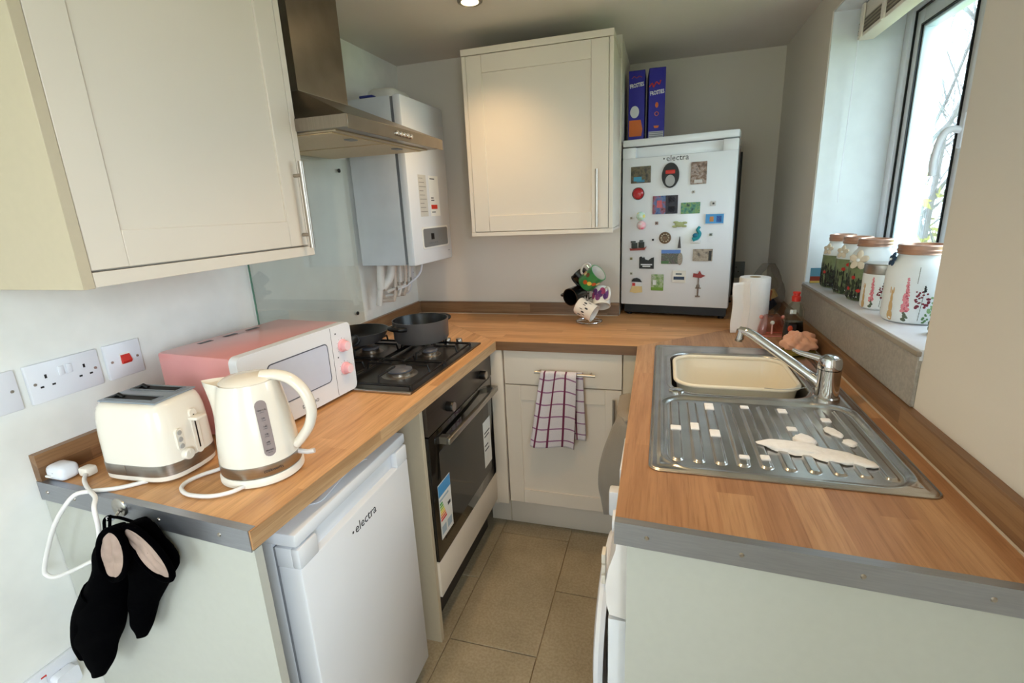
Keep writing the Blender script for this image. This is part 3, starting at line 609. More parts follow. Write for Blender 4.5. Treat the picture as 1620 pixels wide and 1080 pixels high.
for k in range(9): obj('print_line',B().box(.2726,.2728,.09,.125+.02*((k*7)%3)*.6,.35-k*.017,.353-k*.017),plain('pale_ink',(150,146,140),.6),lb,local=True)
l2=obj('sticker',B().box(.272,.2726,.18,.27,.195,.365),'label',bo,local=True)
obj('red_band',B().box(.2726,.2729,.187,.245,.225,.243),plain('warning_red',(214,60,40),.5),l2,local=True)
for z,y in ((.35,.235),(.27,.215),(.26,.22),(.21,.225)): obj('print_line',B().box(.2726,.2729,.19,y,z,z+.004),'ink',l2,local=True)
obj('brand_mark',B().box(.2722,.2728,.325,.34,.035,.037),'ink',bo,local=True)
pw='plastic'
cpw=plain('pipe_white',(222,218,210),.5); 
p1=thing('boiler_pipes','bundle of white and copper pipes below the wall-hung boiler','pipes',(.08,1.4,1.1))
obj('elbow',B().tube([(.10,1.335,1.218),(.09,1.335,1.13),(.09,1.34,1.115)],.017,12).tube(bez([(.12,1.40,1.218),(.11,1.385,1.16),(.09,1.345,1.115)],5),.019,12),cpw,p1)
obj('drop_pipe',B().tube([(.085,1.338,1.115),(.07,1.338,1.04)],.013,12),cpw,p1)
for k,(y,z) in enumerate(((1.42,1.05),(1.47,1.065),(1.52,1.06),(1.56,1.075))):
    pp=obj('pipe',B().tube([(.12,y,1.218),(.11,y,z+.03),(.10,y,z),(.03,y,z-.005)],.0085,10),cpw if k%2 else plain('painted_copper',(208,196,182),.4),p1)
    obj('valve',B().tube([(.11,y,z+.045),(.11,y,z+.06)],.013,8),'nickel',pp)
obj('cross_pipe',B().tube([(.11,1.36,1.10),(.11,1.57,1.11)],.007,8),cpw,p1)
obj('flex_cable',B().tube(bez([(.16,1.62,1.218),(.15,1.60,1.15),(.12,1.53,1.105),(.11,1.44,1.095)],6),.005,8),'plastic',p1)
obj('flex_cable',B().tube(bez([(.05,1.60,1.09),(.04,1.63,1.05),(.035,1.68,1.04),(.033,1.72,1.075),(.03,1.72,1.10)],6),.0035,8),'plastic',p1)
# fused spur
fs=thing('fused_spur','small white switched socket plate on the wall below the boiler','socket',(lw,1.73,1.13))
obj('plate',B().box(.0155,.026,1.69,1.775,1.09,1.175,.002),'plastic',fs); obj('screw',B().lathe([(.003,0),(.003,.001),(0,.001)],(.026,1.70,1.132),8,ax='x'),'nickel',fs); obj('screw',B().lathe([(.003,0),(.003,.001),(0,.001)],(.026,1.765,1.132),8,ax='x'),'nickel',fs)
# box on boiler
rt=thing('plastic_tub','upturned translucent white tub lying on top of the boiler','tub',(.165,1.44,1.8765))
obj('shell',B().loft([[(.165+s*px,1.44+s*py,z) for px,py in rrect(.066,.088,.035,6)] for z,s in ((1.8775,1.0),(1.895,.99),(1.912,.93),(1.922,.78),(1.925,.5))]),plain('milky_plastic',(206,204,198),.35),rt)
obj('rim',B().loft([[(.165+s*px,1.44+s*py,z) for px,py in rrect(.071,.094,.038,6)] for z,s in ((1.8765,1.0),(1.881,1.0))]),plain('milky_plastic',(206,204,198),.35),rt)
tag(obj('blue_packet',B().box(.10,.16,1.315,1.345,1.879,1.889,.003),plain('packet_blue',(40,50,120),.4)),'small dark blue packet poking out on top of the boiler','packet')
# ------------------------------------------------------------------ hob
hb=thing('gas_hob','four burner dark gas hob set in the left worktop','hob',(.32,.93,ZT))
HX0,HX1,HY0,HY1=.072,.580,.650,1.222
obj('plate',B().prism([(HX0,HY0),(HX1-.006,HY0),(HX1+.006,HY1),(HX0,HY1)],ZT+.0004,ZT+.007),'hob',hb)
obj('front_trim',B().box(HX0,HX1-.006,HY0-.004,HY0+.008,ZT+.0004,ZT+.0085,.002),'steel',hb)
burn=[(.452,.805,.046),(.452,1.035,.032),(.20,.805,.032),(.20,1.035,.036)]
for x,y,r in burn:
    q=obj('burner',B().lathe([(r*1.35,.007),(r*1.25,.009),(r*.95,.010),(r*.95,.018),(r*.86,.020)],(x,y,ZT),28,False,True),'nickel',hb)
    obj('burner_cap',B().lathe([(r*.9,.020),(r*.92,.025),(r*.8,.029),(0,.030)],(x,y,ZT),28),plain('burner_enamel',(92,94,102),.3),q)
    obj('drip_ring',B().lathe([(r*1.75,.0072),(r*1.3,.0078)],(x,y,ZT),28),'hob',q)
for k,(y0,y1) in enumerate(((.675,.915),(.925,1.165))):
    b=B(); z=ZT+.018; X0,X1=.085,.562
    b.tube([(X0,y0,z),(X1,y0,z),(X1,y1,z),(X0,y1,z)],.0042,8,closed=True)
    for px,py in ((X0,y0),(X1,y0),(X1,y1),(X0,y1)): b.cyl((px,py,ZT+.007),(px,py,z),.005,seg=8)
    for (x,y,r) in burn:
        if not (y0<y<y1): continue
        for dx,dy in ((1,0),(-1,0),(0,1),(0,-1)):
            ex=(X1 if dx>0 else (x-.12 if x>.3 else X0)) if dx else x; 
            if dx and x<.3 and dx>0: ex=x+.12
            if dx and x>.3 and dx<0: ex=x-.12
            ey=(y1 if dy>0 else y0) if dy else y
            b.tube([(ex,ey,z),(ex-dx*.006,ey-dy*.006,z+.024),(x+dx*r*.6,y+dy*r*.6,z+.024)],.0038,6)
        b.tube([(x+(.12 if x<.3 else -.12),y0,z),(x+(.12 if x<.3 else -.12),y1,z)],.0038,6)
    obj('pan_support',b,'iron',hb)
for x in (.505,.455,.405,.355): 
    k=obj('knob',B().lathe([(.017,.007),(.017,.011),(.013,.013),(.0125,.026),(.011,.028),(0,.028)],(x,1.195,ZT),20),'nickel',hb)
def pan_body(b,c,r,h,t=.003,rb=.92):
    return b.lathe([(0,0),(r*rb,0),(r*.97,.012),(r,h),(r+.001,h+.002),(r-t,h+.002),(r-t,h),(r*.96-t,.014),(r*rb-t,t),(0,t)],c,40)
ZP=ZT+.0465
pt=thing('saucepan','deep grey non-stick pan with two short black handles on the far burner','pan',(.388,1.105,ZP))
obj('body',B().lathe([(0,0),(.098,0),(.105,.010),(.107,.078),(.108,.081),(.1045,.081)],(.388,1.105,ZP),44),'pan',pt)
obj('lining',B().lathe([(.1045,.081),(.103,.078),(.101,.012),(.094,.003),(0,.003)],(.388,1.105,ZP),44),'nonstick',pt)
for a in (math.radians(250),math.radians(70)):
    c,s=math.cos(a),math.sin(a); Q=lambda r,t,z:(.388+c*r-s*t,1.105+s*r+c*t,ZP+z)
    hd=obj('handle',B().tube(bez([Q(.104,-.032,.062),Q(.128,-.030,.066),Q(.138,0,.067),Q(.128,.030,.066),Q(.104,.032,.062)],6),.0085,10),'black',pt)
    obj('rivet_plate',B().tube([Q(.104,-.03,.062),Q(.109,-.03,.062)],.009,10).tube([Q(.104,.03,.062),Q(.109,.03,.062)],.009,10),'nickel',hd)
fp=thing('frying_pan','shallow black frying pan on the back burner partly behind the microwave','pan',(.14,1.04,ZP))
c0=(.148,1.04,ZP)
obj('body',B().lathe([(0,0),(.085,0),(.10,.012),(.118,.042),(.120,.044),(.117,.044),(.098,.014),(.084,.003),(0,.003)],c0,44),'pan',fp)
obj('lining',B().lathe([(.1165,.0435),(.097,.0135),(.083,.0035),(0,.0035)],c0,44),'nonstick',fp)
a=math.radians(-62); c,s=math.cos(a),math.sin(a)
hn=obj('handle',B().tube([(c0[0]+c*r,c0[1]+s*r,ZP+z) for r,z in ((.112,.034),(.14,.040),(.18,.05),(.24,.058),(.30,.06))],lambda t:.014 if t>.1 else .018,12),'black',fp)
obj('handle_bracket',B().tube([(c0[0]+c*r,c0[1]+s*r,ZP+z) for r,z in ((.108,.030),(.135,.038))],.019,12),'iron',hn)
# ------------------------------------------------------------------ microwave
mw=thing('microwave','pink and white microwave oven on the left worktop behind the kettle','microwave',(.0783,.2958,ZT+.0085),math.radians(-4.632))
w,d,h=.395,.268,.209
obj('casing',B().box(0,d-.022,.002,w-.002,0,h-.002,.008),'pink',mw,local=True)
obj('front_frame',B().prism(rrect(w/2,h/2,.016,6,w/2,h/2),d-.022,d+.004,'x'),'white',mw,local=True)
obj('door_window',B().prism(rrect(.105,.056,.012,6,.185,h*.53),d+.0036,d+.0052,'x'),'mwglass',mw,local=True)
obj('window_trim',B().tube([(d+.0045,y,z) for y,z in rrect(.105,.056,.012,6,.185,h*.53)],.0016,6,closed=True),plain('trim_dark',(70,76,92),.3),mw,local=True)
obj('door_gap',B().box(d+.0036,d+.0044,.3095,.3105,.004,h-.004),'ink',mw,local=True)
for z in (.145,.075):
    k=obj('knob',B().lathe([(.019,0),(.019,.004),(.0155,.006),(.0145,.018),(.013,.020),(0,.020)],(d+.004,.352,z),28,ax='x'),'pinkknob',mw,local=True)
    obj('knob_face',B().lathe([(.0125,0),(.0125,.001),(0,.001)],(d+.024,.352,z),24,ax='x'),plain('pale_pink',(248,214,218),.4),k,local=True)
    obj('dial_marks',B().box(0,.0005,-.0005,.0005,.021,.023).xf(Matrix.Translation((d+.004,.352,z))),'ink',k,local=True)
    for j in range(9):
        aa=math.radians(-40+j*32); kk=B().box(d+.004,d+.0045,.352+.023*math.cos(aa)-.0008,.352+.023*math.cos(aa)+.0008,z+.023*math.sin(aa)-.0008,z+.023*math.sin(aa)+.0008)
        obj('dial_mark',kk,'pale_ink',k,local=True)
for z in (.183,.112): obj('icon_mark',B().box(d+.004,d+.0045,.327,.331,z,z+.004),'ink',mw,local=True)
text('DAEWOO',.0135,'ink',mw,FX(d+.0045,.20,.022))
for k in range(3): obj('vent_slot',B().box(.028,.042,.09+k*.075,.128+k*.075,h-.0024,h-.0016),'black',mw,local=True)
for x,y in ((.03,.03),(.03,w-.03),(d-.04,.03),(d-.04,w-.03)): obj('foot',B().lathe([(.012,-.0085),(.012,0)],(x,y,0),14,True),'black',mw,local=True)
# ------------------------------------------------------------------ toaster
to=thing('toaster','ivory two slot toaster with steel band at the near end of the left worktop','toaster',(.1415,.070,ZT+.0005),math.radians(3.4))
def foot(s,L=.178,Wd=.146,n=48):
    o=[]
    for i in range(n):
        a=2*PI*i/n; ca,sa=math.cos(a),math.sin(a); e=.42
        x=math.copysign(abs(ca)**e,ca)*L/2*s; y=math.copysign(abs(sa)**e,sa)*Wd/2*s
        if x>0: x+= .012*s*(1-(y/(Wd/2*s))**2)
        o.append((L/2+x,Wd/2+y))
    return o
def tl(zs,mt,nm,par=to,c0=True,c1=True): return obj(nm,B().loft([[(x,y,z) for x,y in foot(s)] for z,s in zs],c0,c1),mt,par,local=True)
tl(((.004,.93),(.008,.985),(.018,.995)),'ivory2','base')
tl(((.018,1.0),(.042,1.006),(.0425,1.0)),'steel','steel_band')
tb=tl(((.0425,.995),(.10,.985),(.135,.96),(.152,.925),(.163,.88),(.169,.82),(.171,.75)),'ivory','shell')
b=B(); 
b.box(.020,.166,.022,.124,.1708,.1745,.002)
tp=obj('top_plate',b,plain('slot_surround',(150,160,170),.35,metal=.3),to,local=True)
for y0,y1 in ((.032,.058),(.088,.114)):
    obj('slot',B().box(.03,.150,y0,y1,.1744,.1749),'dark',tp,local=True)
    obj('slot_lip',B().tube([(.03,y0,.1752),(.15,y0,.1752),(.15,y1,.1752),(.03,y1,.1752)],.0018,6,closed=True),'greyplastic',tp,local=True)
    obj('rack',B().tube([(.04,(y0+y1)/2,.1755),(.052,(y0+y1)/2,.181),(.064,(y0+y1)/2,.1755)],.004,8),'black',tp,local=True)
fx=.178+.0118
lv=obj('lever_housing',B().prism(rrect(.0085,.05,.0084,6,.082,.09),fx-.008,fx+.0012,'x'),'ivory',to,local=True)
obj('lever_slot',B().box(fx+.0008,fx+.0018,.0805,.0835,.052,.128),'black',lv,local=True)
obj('lever',B().box(fx-.002,fx+.022,.068,.096,.118,.126,.0035),'ivory',to,local=True)
bp_=obj('button_pad',B().prism(rrect(.008,.024,.0079,6,.042,.088),fx-.010,fx-.0005,'x'),'ivory2',to,local=True)
for k in range(3): obj('button',B().lathe([(.0055,0),(.005,.0014),(0,.0016)],(fx-.0005,.042,.103-.015*k),14,ax='x'),plain('button_grey',(176,172,168),.4),bp_,local=True)
kn=obj('browning_knob',B().lathe([(.0125,0),(.012,.010),(.010,.012),(0,.012)],(fx-.004,.050,.052),24,ax='x'),'ivory',to,local=True)
obj('pointer',B().box(fx+.008,fx+.0087,.049,.051,.052,.063),'ivory2',kn,local=True)
obj('seam',B().box(.078,.080,-.0012,.0002,.019,.042),'nickel',to,local=True)
for x,y in ((.03,.03),(.03,.116),(.15,.03),(.15,.116)): obj('foot',B().lathe([(.009,0),(.009,.005)],(x,y,0),12,True),'black',to,local=True)
# ------------------------------------------------------------------ kettle
KC=(.467,.184)
ke=thing('kettle','ivory jug kettle with steel band and water gauge on its base','kettle',(KC[0],KC[1],ZT+.0005))
kz=[(0.022,.0785),(.05,.0785),(.09,.0755),(.13,.0705),(.17,.0645),(.20,.0585),(.207,.056)]
def kr(z): 
    for (a,ra),(c,rc) in zip(kz,kz[1:]):
        if z<=c: return ra+(rc-ra)*(z-a)/(c-a)
    return kz[-1][1]
obj('power_base',B().lathe([(.076,.0),(.0815,.004),(.0815,.013),(.078,.019),(0,.019)],(0,0,0),48,True),'ivory2',ke,local=True)
ja=math.radians(203); 
def kring(z,n=64):
    o=[]; r=kr(z)
    for i in range(n):
        a=2*PI*i/n; rr=r; dd=math.atan2(math.sin(a-ja),math.cos(a-ja)); k=max(0,(z-.115)/.092)
        if k>0: rr=r+ .034*k**1.3*max(0,1-abs(dd)/.55)**1.2
        o.append((rr*math.cos(a),rr*math.sin(a),z+ (0.004*k*max(0,1-abs(dd)/.5))))
    return o
obj('body',B().loft([kring(z) for z in (.045,.06,.08,.1,.12,.14,.16,.18,.195,.207)],False,False),'ivory',ke,local=True)
obj('inner_rim',B().loft([kring(.207),[(x*.93,y*.93,.203) for x,y,_ in kring(.207)]],False,True),'ivory2',ke,local=True)
obj('steel_band',B().lathe([(.0785,.021),(.0792,.022),(.0792,.044),(.0780,.0455)],(0,0,0),56),'steel',ke,local=True)
ld=obj('lid',B().lathe([(.052,.2035),(.0525,.208),(.045,.2135),(.025,.218),(0,.2195)],(0,0,0),40),'ivory',ke,local=True)
ha=math.radians(20); c,s=math.cos(ha),math.sin(ha)
H_=lambda r,z:(c*r,s*r,z)
b=B(); path=bez([H_(.030,.214),H_(.058,.213),H_(.085,.203),H_(.109,.175),H_(.119,.135),H_(.111,.10),H_(.094,.075),H_(.078,.058)],6)
rg=[]
for i,p in enumerate(path):
    q=(path[min(i+1,len(path)-1)]-path[max(0,i-1)]).normalized(); side=Vector((-s,c,0)); nn=q.cross(side)
    rg.append([(p+side*.0155*math.cos(t)+nn*.0105*math.sin(t))[:] for t in [2*PI*k/14 for k in range(14)]])
obj('handle',b.loft(rg),'ivory',ke,local=True)
obj('switch',B().tube([H_(.076,.040),H_(.098,.036),H_(.112,.038)],.0055,8),plain('clear_switch',(210,204,200),.2),ke,local=True)
def onsurf(b,rf,th,z,ru,rz,n=10,off=.0006,c=(0,0,0),tilt=0):
    r=rf(z)+off; vs=[]
    for i in range(n):
        a=2*PI*i/n; u=ru*math.cos(a); v=rz*math.sin(a); u,v=u*math.cos(tilt)-v*math.sin(tilt),u*math.sin(tilt)+v*math.cos(tilt)
        rr=rf(z+v)+off; t=th+u/rr; vs.append((c[0]+rr*math.cos(t),c[1]+rr*math.sin(t),c[2]+z+v))
    vs.append((c[0]+(r+off)*math.cos(th),c[1]+(r+off)*math.sin(th),c[2]+z))
    b.add(vs,[(i,(i+1)%n,n) for i in range(n)])
ga=math.radians(-31); rows=[]
for i in range(17):
    tt=-math.cos(PI*i/16); z=.1195+.0575*tt; e=math.sqrt(max(.0004,1-(max(0,abs(z-.1195)-.0475)/.0101)**2)); rows.append([((kr(z)+.0009)*math.cos(ga+k*.011/kr(z)*e),(kr(z)+.0009)*math.sin(ga+k*.011/kr(z)*e),z) for k in (-1,-.5,0,.5,1)])
gg=obj('water_gauge',B().loft(rows,False,False,closed=False),plain('gauge_smoke',(150,136,134),.2),ke,local=True)
for k,tx in enumerate(('MIN 0.5L','0.7L','1.0L','1.2L','1.5L','MAX 1.7L')):
    z=.075+k*.0165; r=kr(z)+.0016
    m=Matrix.Translation((r*math.cos(ga),r*math.sin(ga),z))@Matrix.Rotation(ga,4,'Z')@Matrix(((0,0,1,0),(1,0,0,0),(0,1,0,0),(0,0,0,1)))
    text(tx,.0042,'ink',gg,m,'gauge_marking'); obj('gauge_tick',B().box(r-.0004,r+.0002,-.004,.004,z-.005,z-.0044).xf(Matrix.Rotation(ga,4,'Z')),'ink',gg,local=True)
r=.0796; z=.033; m=Matrix.Translation((r*math.cos(ga),r*math.sin(ga),z))@Matrix.Rotation(ga,4,'Z')@Matrix(((0,0,1,0),(1,0,0,0),(0,1,0,0),(0,0,0,1)))
text('cookworks',.0085,'ink',ke,m)
obj('cord',B().tube(bez([(.025,-.068,.009),(.012,-.098,.008),(-.02,-.118,.0065),(-.07,-.122,.0055),(-.105,-.108,.0055),(-.118,-.085,.0055),(-.112,-.055,.0055),(-.092,-.02,.0055),(-.085,.03,.0055)],7),.0042,10),plain('white_cable',(236,232,228),.4),ke,local=True)
# adapter and toaster cord
ad=thing('plug_adapter','white rounded plug adapter lying on the worktop in the corner','plug',(.048,.066,ZT))
obj('body',B().box(.0215,.075,.042,.082,ZT+.0012,ZT+.036,.012,3).xf(Matrix.Identity(4)),'plastic',ad)
obj('pin',B().box(.030,.046,.0385,.043,ZT+.012,ZT+.016),'label',ad)
obj('indicator',B().lathe([(.0012,0),(0,.0004)],(.05,.0418,ZT+.022),8,ax='y'),'ink',ad)
pg=thing('mains_plug','small white mains plug and cord beside the toaster trailing over the worktop end','plug',(.095,.08,ZT))
obj('plug_body',B().box(.078,.106,.070,.094,ZT+.002,ZT+.022,.005),'ivory2',pg)
obj('cord',B().tube(bez([(.10,.072,ZT+.010),(.125,.052,ZT+.008),(.17,.030,ZT+.0065),(.215,.012,ZT+.006),(.235,-.006,ZT-.004),(.242,-.012,ZT-.04),(.236,-.014,ZT-.08),(.235,-.012,ZT-.12)],7),.0042,10),'white_cable',pg)
cb=tag(obj('appliance_cord',B().tube(bez([(.26,.085,ZT+.0055),(.225,.05,ZT+.0055),(.18,.028,ZT+.0055),(.158,.012,ZT+.004),(.14,-.004,ZT-.02),(.11,-.012,ZT-.06),(.07,-.014,ZT-.12),(.038,-.014,ZT-.172),(.035,-.013,ZT-.19),(.06,-.012,ZT-.192),(.12,-.010,ZT-.165),(.20,-.008,ZT-.125),(.24,-.006,ZT-.11)],7),.0044,10),'white_cable'),'white appliance cord looping down off the worktop end beside the oven gloves','cord')
# ------------------------------------------------------------------ sockets
def screwx(p,par): return obj('screw',B().lathe([(.0034,0),(.003,.0012),(0,.0012)],p,10,ax='x'),'nickel',par)
def socket(label,y0,y1,z0,z1,kind,red=False):
    t=thing('wall_socket',label,'socket',(0,(y0+y1)/2,z0))
    obj('plate',B().box(.0005,.010,y0,y1,z0,z1,.0022),'plastic',t)
    zc=(z0+z1)/2; screwx((.010,y0+.012,zc),t); screwx((.010,y1-.012,zc),t)
    def holes(yc):
        for dy,dz,a,c in ((0,.012,.0022,.0042),(-.011,-.009,.0033,.002),(.011,-.009,.0033,.002)): obj('pin_hole',B().box(.0099,.0103,yc+dy-a,yc+dy+a,zc+dz-c,zc+dz+c),'black',t)
    if kind=='double':
        holes(y0+.034); holes(y1-.034)
        for k in (-1,1): obj('rocker',B().box(.010,.0125,(y0+y1)/2+k*.008-.0055,(y0+y1)/2+k*.008+.0055,zc+.006,zc+.026,.001),'plastic',t)
    if kind=='switch':
        obj('rocker',B().prism([(.010,zc-.010),(.014,zc-.010),(.018,zc-.004),(.011,zc+.012),(.010,zc+.012)],y0+.033,y0+.055,'y'),'red',t)
        obj('rocker_frame',B().box(.010,.0108,y0+.031,y0+.057,zc-.012,zc+.016),'label',t)
    if kind=='edge':
        obj('rocker',B().box(.010,.013,y0+.012,y0+.04,zc-.012,zc+.018,.001),'plastic',t)
    return t
socket('white double wall socket with two rockers above the toaster',.068,.212,1.072,1.157,'double')
socket('white cooker switch with a red rocker on the left wall','' or .2265,.312,1.072,1.157,'switch')
socket('white switch plate cut by the left edge of the picture',-.045,.052,1.072,1.157,'edge')
lo=socket('white double wall socket low on the left wall with a plug in it',-.145,.002,.42,.505,'double')
obj('red_indicator',B().box(.010,.0108,-.066,-.056,.487,.4915),'red',lo)
lp=thing('mains_plug','white mains plug pushed into the low wall socket','plug',(.011,-.03,.44))
obj('plug_body',B().prism(rrect(.022,.021,.008,5,-.032,.458),.0112,.034,'x'),'plastic',lp)
obj('cord',B().tube(bez([(.022,-.032,.437),(.024,-.03,.40),(.03,-.03,.30),(.02,-.02,.16)],6),.0035,8),'white_cable',lp)
rs=thing('wall_socket','white socket plate on the alcove wall right of the fridge','socket',(1.66,D2,1.06))
obj('plate',B().box(1.615,1.70,D2-.010,D2-.0005,1.02,1.105,.002),'greyplastic',rs)
for dx,dz in ((0,.014),(-.012,-.01),(.012,-.01)): obj('pin_hole',B().box(1.657+dx-.003,1.657+dx+.003,D2-.0106,D2-.0098,1.062+dz-.003,1.062+dz+.003),'black',rs)
# ------------------------------------------------------------------ oven gloves on hook
hk=thing('glove_hook','small round steel stick-on hook on the metal worktop edge','hook',(.268,.0195,.897))
obj('disc',B().lathe([(.0195,0),(.0195,-.002),(.017,-.004),(0,-.0045)],(.268,.0175,.898),28,ax='y'),'steel',hk)
obj('prong',B().tube(bez([(.268,.0135,.892),(.268,.004,.884),(.268,-.006,.884),(.268,-.008,.893)],5),.0028,8),'chrome',hk)
G1=[(.286,.883,.327,.89),(.241,.834,.326,.848),(.209,.769,.303,.787),(.149,.695,.281,.724),(.093,.618,.254,.656),(.078,.564,.215,.598),(.093,.516,.182,.54),(.097,.478,.14,.49)]
G2=[(.337,.897,.371,.902),(.322,.862,.401,.875),(.302,.802,.428,.825),(.287,.755,.395,.777),(.265,.689,.341,.707),(.254,.64,.313,.654),(.259,.612,.287,.619)]
def glove(label,G,y,th,hole,dx):
    t=thing('oven_glove',label,'oven glove',(G[0][0],y,G[0][1]))
    P_=[]; n=len(G)
    cs=[Vector(((a+c)/2+dx,y,(b_+d_)/2)) for a,b_,c,d_ in G]; hv=[Vector(((c-a)/2,0,(d_-b_)/2)) for a,b_,c,d_ in G]
    C2=bez(cs,5); H2=bez(hv,5); rings=[]
    for k,(c_,h_) in enumerate(zip(C2,H2)):
        f=k/(len(C2)-1); tt=th*(.35+.65*math.sin(PI*min(1,f*.9+.12)))
        rings.append([(c_+h_*math.cos(a)+Vector((0,tt*math.sin(a)*(1-.12*math.sin(3*a+k)),0)))[:] for a in [2*PI*i/22 for i in range(22)]])
    obj('mitt',B().loft(rings),'glove',t,smooth=80)
    hc,ax1,ax2=[Vector(v) for v in hole]; nrm=ax1.cross(ax2).normalized()
    if nrm.y>0: nrm=-nrm
    hc=hc+Vector((dx,0,0))
    obj('binding',B().tube([hc+ax1*math.cos(a)+ax2*math.sin(a)+nrm*.002 for a in [2*PI*i/28 for i in range(28)]],.0055,8,closed=True),'glove',t,smooth=80)
    b=B(); R_=[]
    for rr in [.98-.97*k/15 for k in range(16)]:
        R_.append([(hc+ax1*rr*math.cos(a)+ax2*rr*math.sin(a)+nrm*(.0015-.003*(1-rr**4)+.0065*(1-rr**6)*abs(math.sin(2.4*rr*math.cos(a)+.8)*math.sin(5.2*rr*math.sin(a)+.6))**.6))[:] for a in [2*PI*i/64 for i in range(64)]])
    obj('quilted_lining',b.loft(R_,False,False),'quilt',t,smooth=80,label='pale quilted inner lining')
    return t
g=glove('black oven glove hanging left, its longer body overlapping the other',G1,-.022,.026,((.331,-.050,.853),(.0170,-.002,.058),(.0370,0,.006)),0)
obj('thumb',B().tube(bez([(.20,-.018,.72),(.135,-.018,.64),(.098,-.016,.57),(.098,-.016,.53)],5),lambda s:.030*(1-.35*s),16),'glove',g,smooth=80)
obj('loop',B().tube(bez([(.272,-.02,.875),(.262,-.01,.887),(.268,-.004,.892),(.276,-.01,.887),(.285,-.02,.875)],5),.003,6),'glove',g)
g=glove('black oven glove hanging right, shorter and partly behind the other',G2,-.010,.022,((.402,-.037,.860),(.042,0,-.047),(-.023,.0,-.021)),0)
obj('loop',B().tube(bez([(.34,-.01,.895),(.30,-.006,.895),(.272,-.002,.890),(.268,-.004,.893)],5),.003,6),'glove',g)
# ------------------------------------------------------------------ mug tree
MT=(.961,1.661)
mt=thing('mug_tree','chrome wire mug tree on the back worktop','mug tree',(MT[0],MT[1],ZT))
obj('base_ring',B().tube([(MT[0]+.058*math.cos(a),MT[1]+.058*math.sin(a),ZT+.004) for a in [2*PI*i/32 for i in range(32)]],.003,8,closed=True).tube([(MT[0]-.058,MT[1],ZT+.004),(MT[0],MT[1],ZT+.006),(MT[0]+.058,MT[1],ZT+.004)],.0028,8),'chrome',mt)
obj('stem',B().tube([(MT[0],MT[1],ZT+.005),(MT[0],MT[1],ZT+.25)],.0032,8),'chrome',mt)
obj('finial',B().tube(bez([(MT[0],MT[1],ZT+.25),(MT[0]-.008,MT[1],ZT+.262),(MT[0],MT[1],ZT+.272),(MT[0]+.008,MT[1],ZT+.262),(MT[0]+.002,MT[1],ZT+.252)],4),.0026,6),'chrome',mt)
arms=[(-95,.23),(-20,.14),(-100,.12),(180,.16),(120,.23)]
for a,z in arms:
    a=math.radians(a); c,s=math.cos(a),math.sin(a)
    obj('arm',B().tube(bez([(MT[0],MT[1],ZT+z-.03),(MT[0]+c*.03,MT[1]+s*.03,ZT+z-.018),(MT[0]+c*.055,MT[1]+s*.055,ZT+z),(MT[0]+c*.06,MT[1]+s*.06,ZT+z+.012)],4),.0028,6),'chrome',mt)
def mug(label,pos,rot,col,inn,r=.040,h=.085,deco=(),hand=None):
    t=thing('mug',label,'mug',pos,0); t.rotation_euler=rot
    obj('body',B().lathe([(0,0),(r*.9,0),(r,.006),(r,h),(r+.0005,h+.001),(r-.0035,h+.001)],(0,0,-h/2),32),col,t,local=True)
    obj('inside',B().lathe([(r-.0035,h+.001),(r-.004,h-.004),(r-.005,.008),(0,.006)],(0,0,-h/2),32),inn,t,local=True)
    obj('handle',B().tube(bez([(r-.003,0,.028),(r+.018,0,.030),(r+.028,0,.012),(r+.026,0,-.012),(r+.014,0,-.026),(r-.003,0,-.026)],5),.0052,10),hand or col,t,local=True)
    rf=lambda z:r
    for th,z,ru,rz,c in deco:
        b=B(); onsurf(b,rf,math.radians(th),z,ru,rz,14,.0005,(0,0,0)); obj('printed_patch',b,c,t,local=True)
    return t
mwhite=plain('mug_white',(238,234,228),.2,coat=.4); mblack=plain('mug_black',(18,18,20),.2,coat=.4)
mgreen=plain('mug_green',(64,150,84),.3); 
from mathutils import Euler
def mrot(axis_dir,roll=0):
    q=Vector(axis_dir).to_track_quat('Z','Y').to_euler(); 
    m=Vector(axis_dir).to_track_quat('Z','Y').to_matrix()@Matrix.Rotation(roll,3,'Z'); return m.to_euler()
mug('white mug with a black line drawing hanging lowest on the mug tree',(.958,1.585,ZT+.074),mrot((.86,-.25,-.40),math.radians(20)),'mug_white',mwhite,.040,.085,
    [(k*15,.012*math.sin(k*2.3),.0018+.0022*(k%2),.008,'ink') for k in range(24)])
mug('green mug with an orange and yellow picture hanging highest on the tree',(.978,1.625,ZT+.205),mrot((.62,-.30,.55),math.radians(90)),'mug_green','mug_white',.041,.09,
    [(k*24,-.012+.010*(k%4),.010,.011,plain(n,c,.3)) for k,(n,c) in enumerate((('mug_yellow',(232,206,90)),('mug_orange',(206,96,40)),('mug_cream',(230,214,150)),('mug_brown',(120,80,50)),('mug_orange',(206,96,40)))*3)],mwhite)
mug('white and purple patterned mug hanging at the right of the tree',(1.018,1.635,ZT+.118),mrot((.10,-.55,-.75),math.radians(60)),'mug_white','mug_white',.040,.085,
    [(-30+k*17,.014*((k%3)-1),.013,.017,plain(n,c,.3)) for k,(n,c) in enumerate((('mug_purple',(96,50,110)),('mug_plum',(120,60,120)),('mug_purple',(96,50,110)),('mug_rose',(170,70,110)))*2)])
mug('black mug facing forward at the left of the tree',(.905,1.635,ZT+.130),mrot((-.45,-.85,-.1),math.radians(180)),'mug_black',mblack,.040,.085)
mug('black mug high behind the green mug on the tree',(.935,1.690,ZT+.190),mrot((-.5,.3,.5),math.radians(0)),'mug_black',mblack,.038,.08)
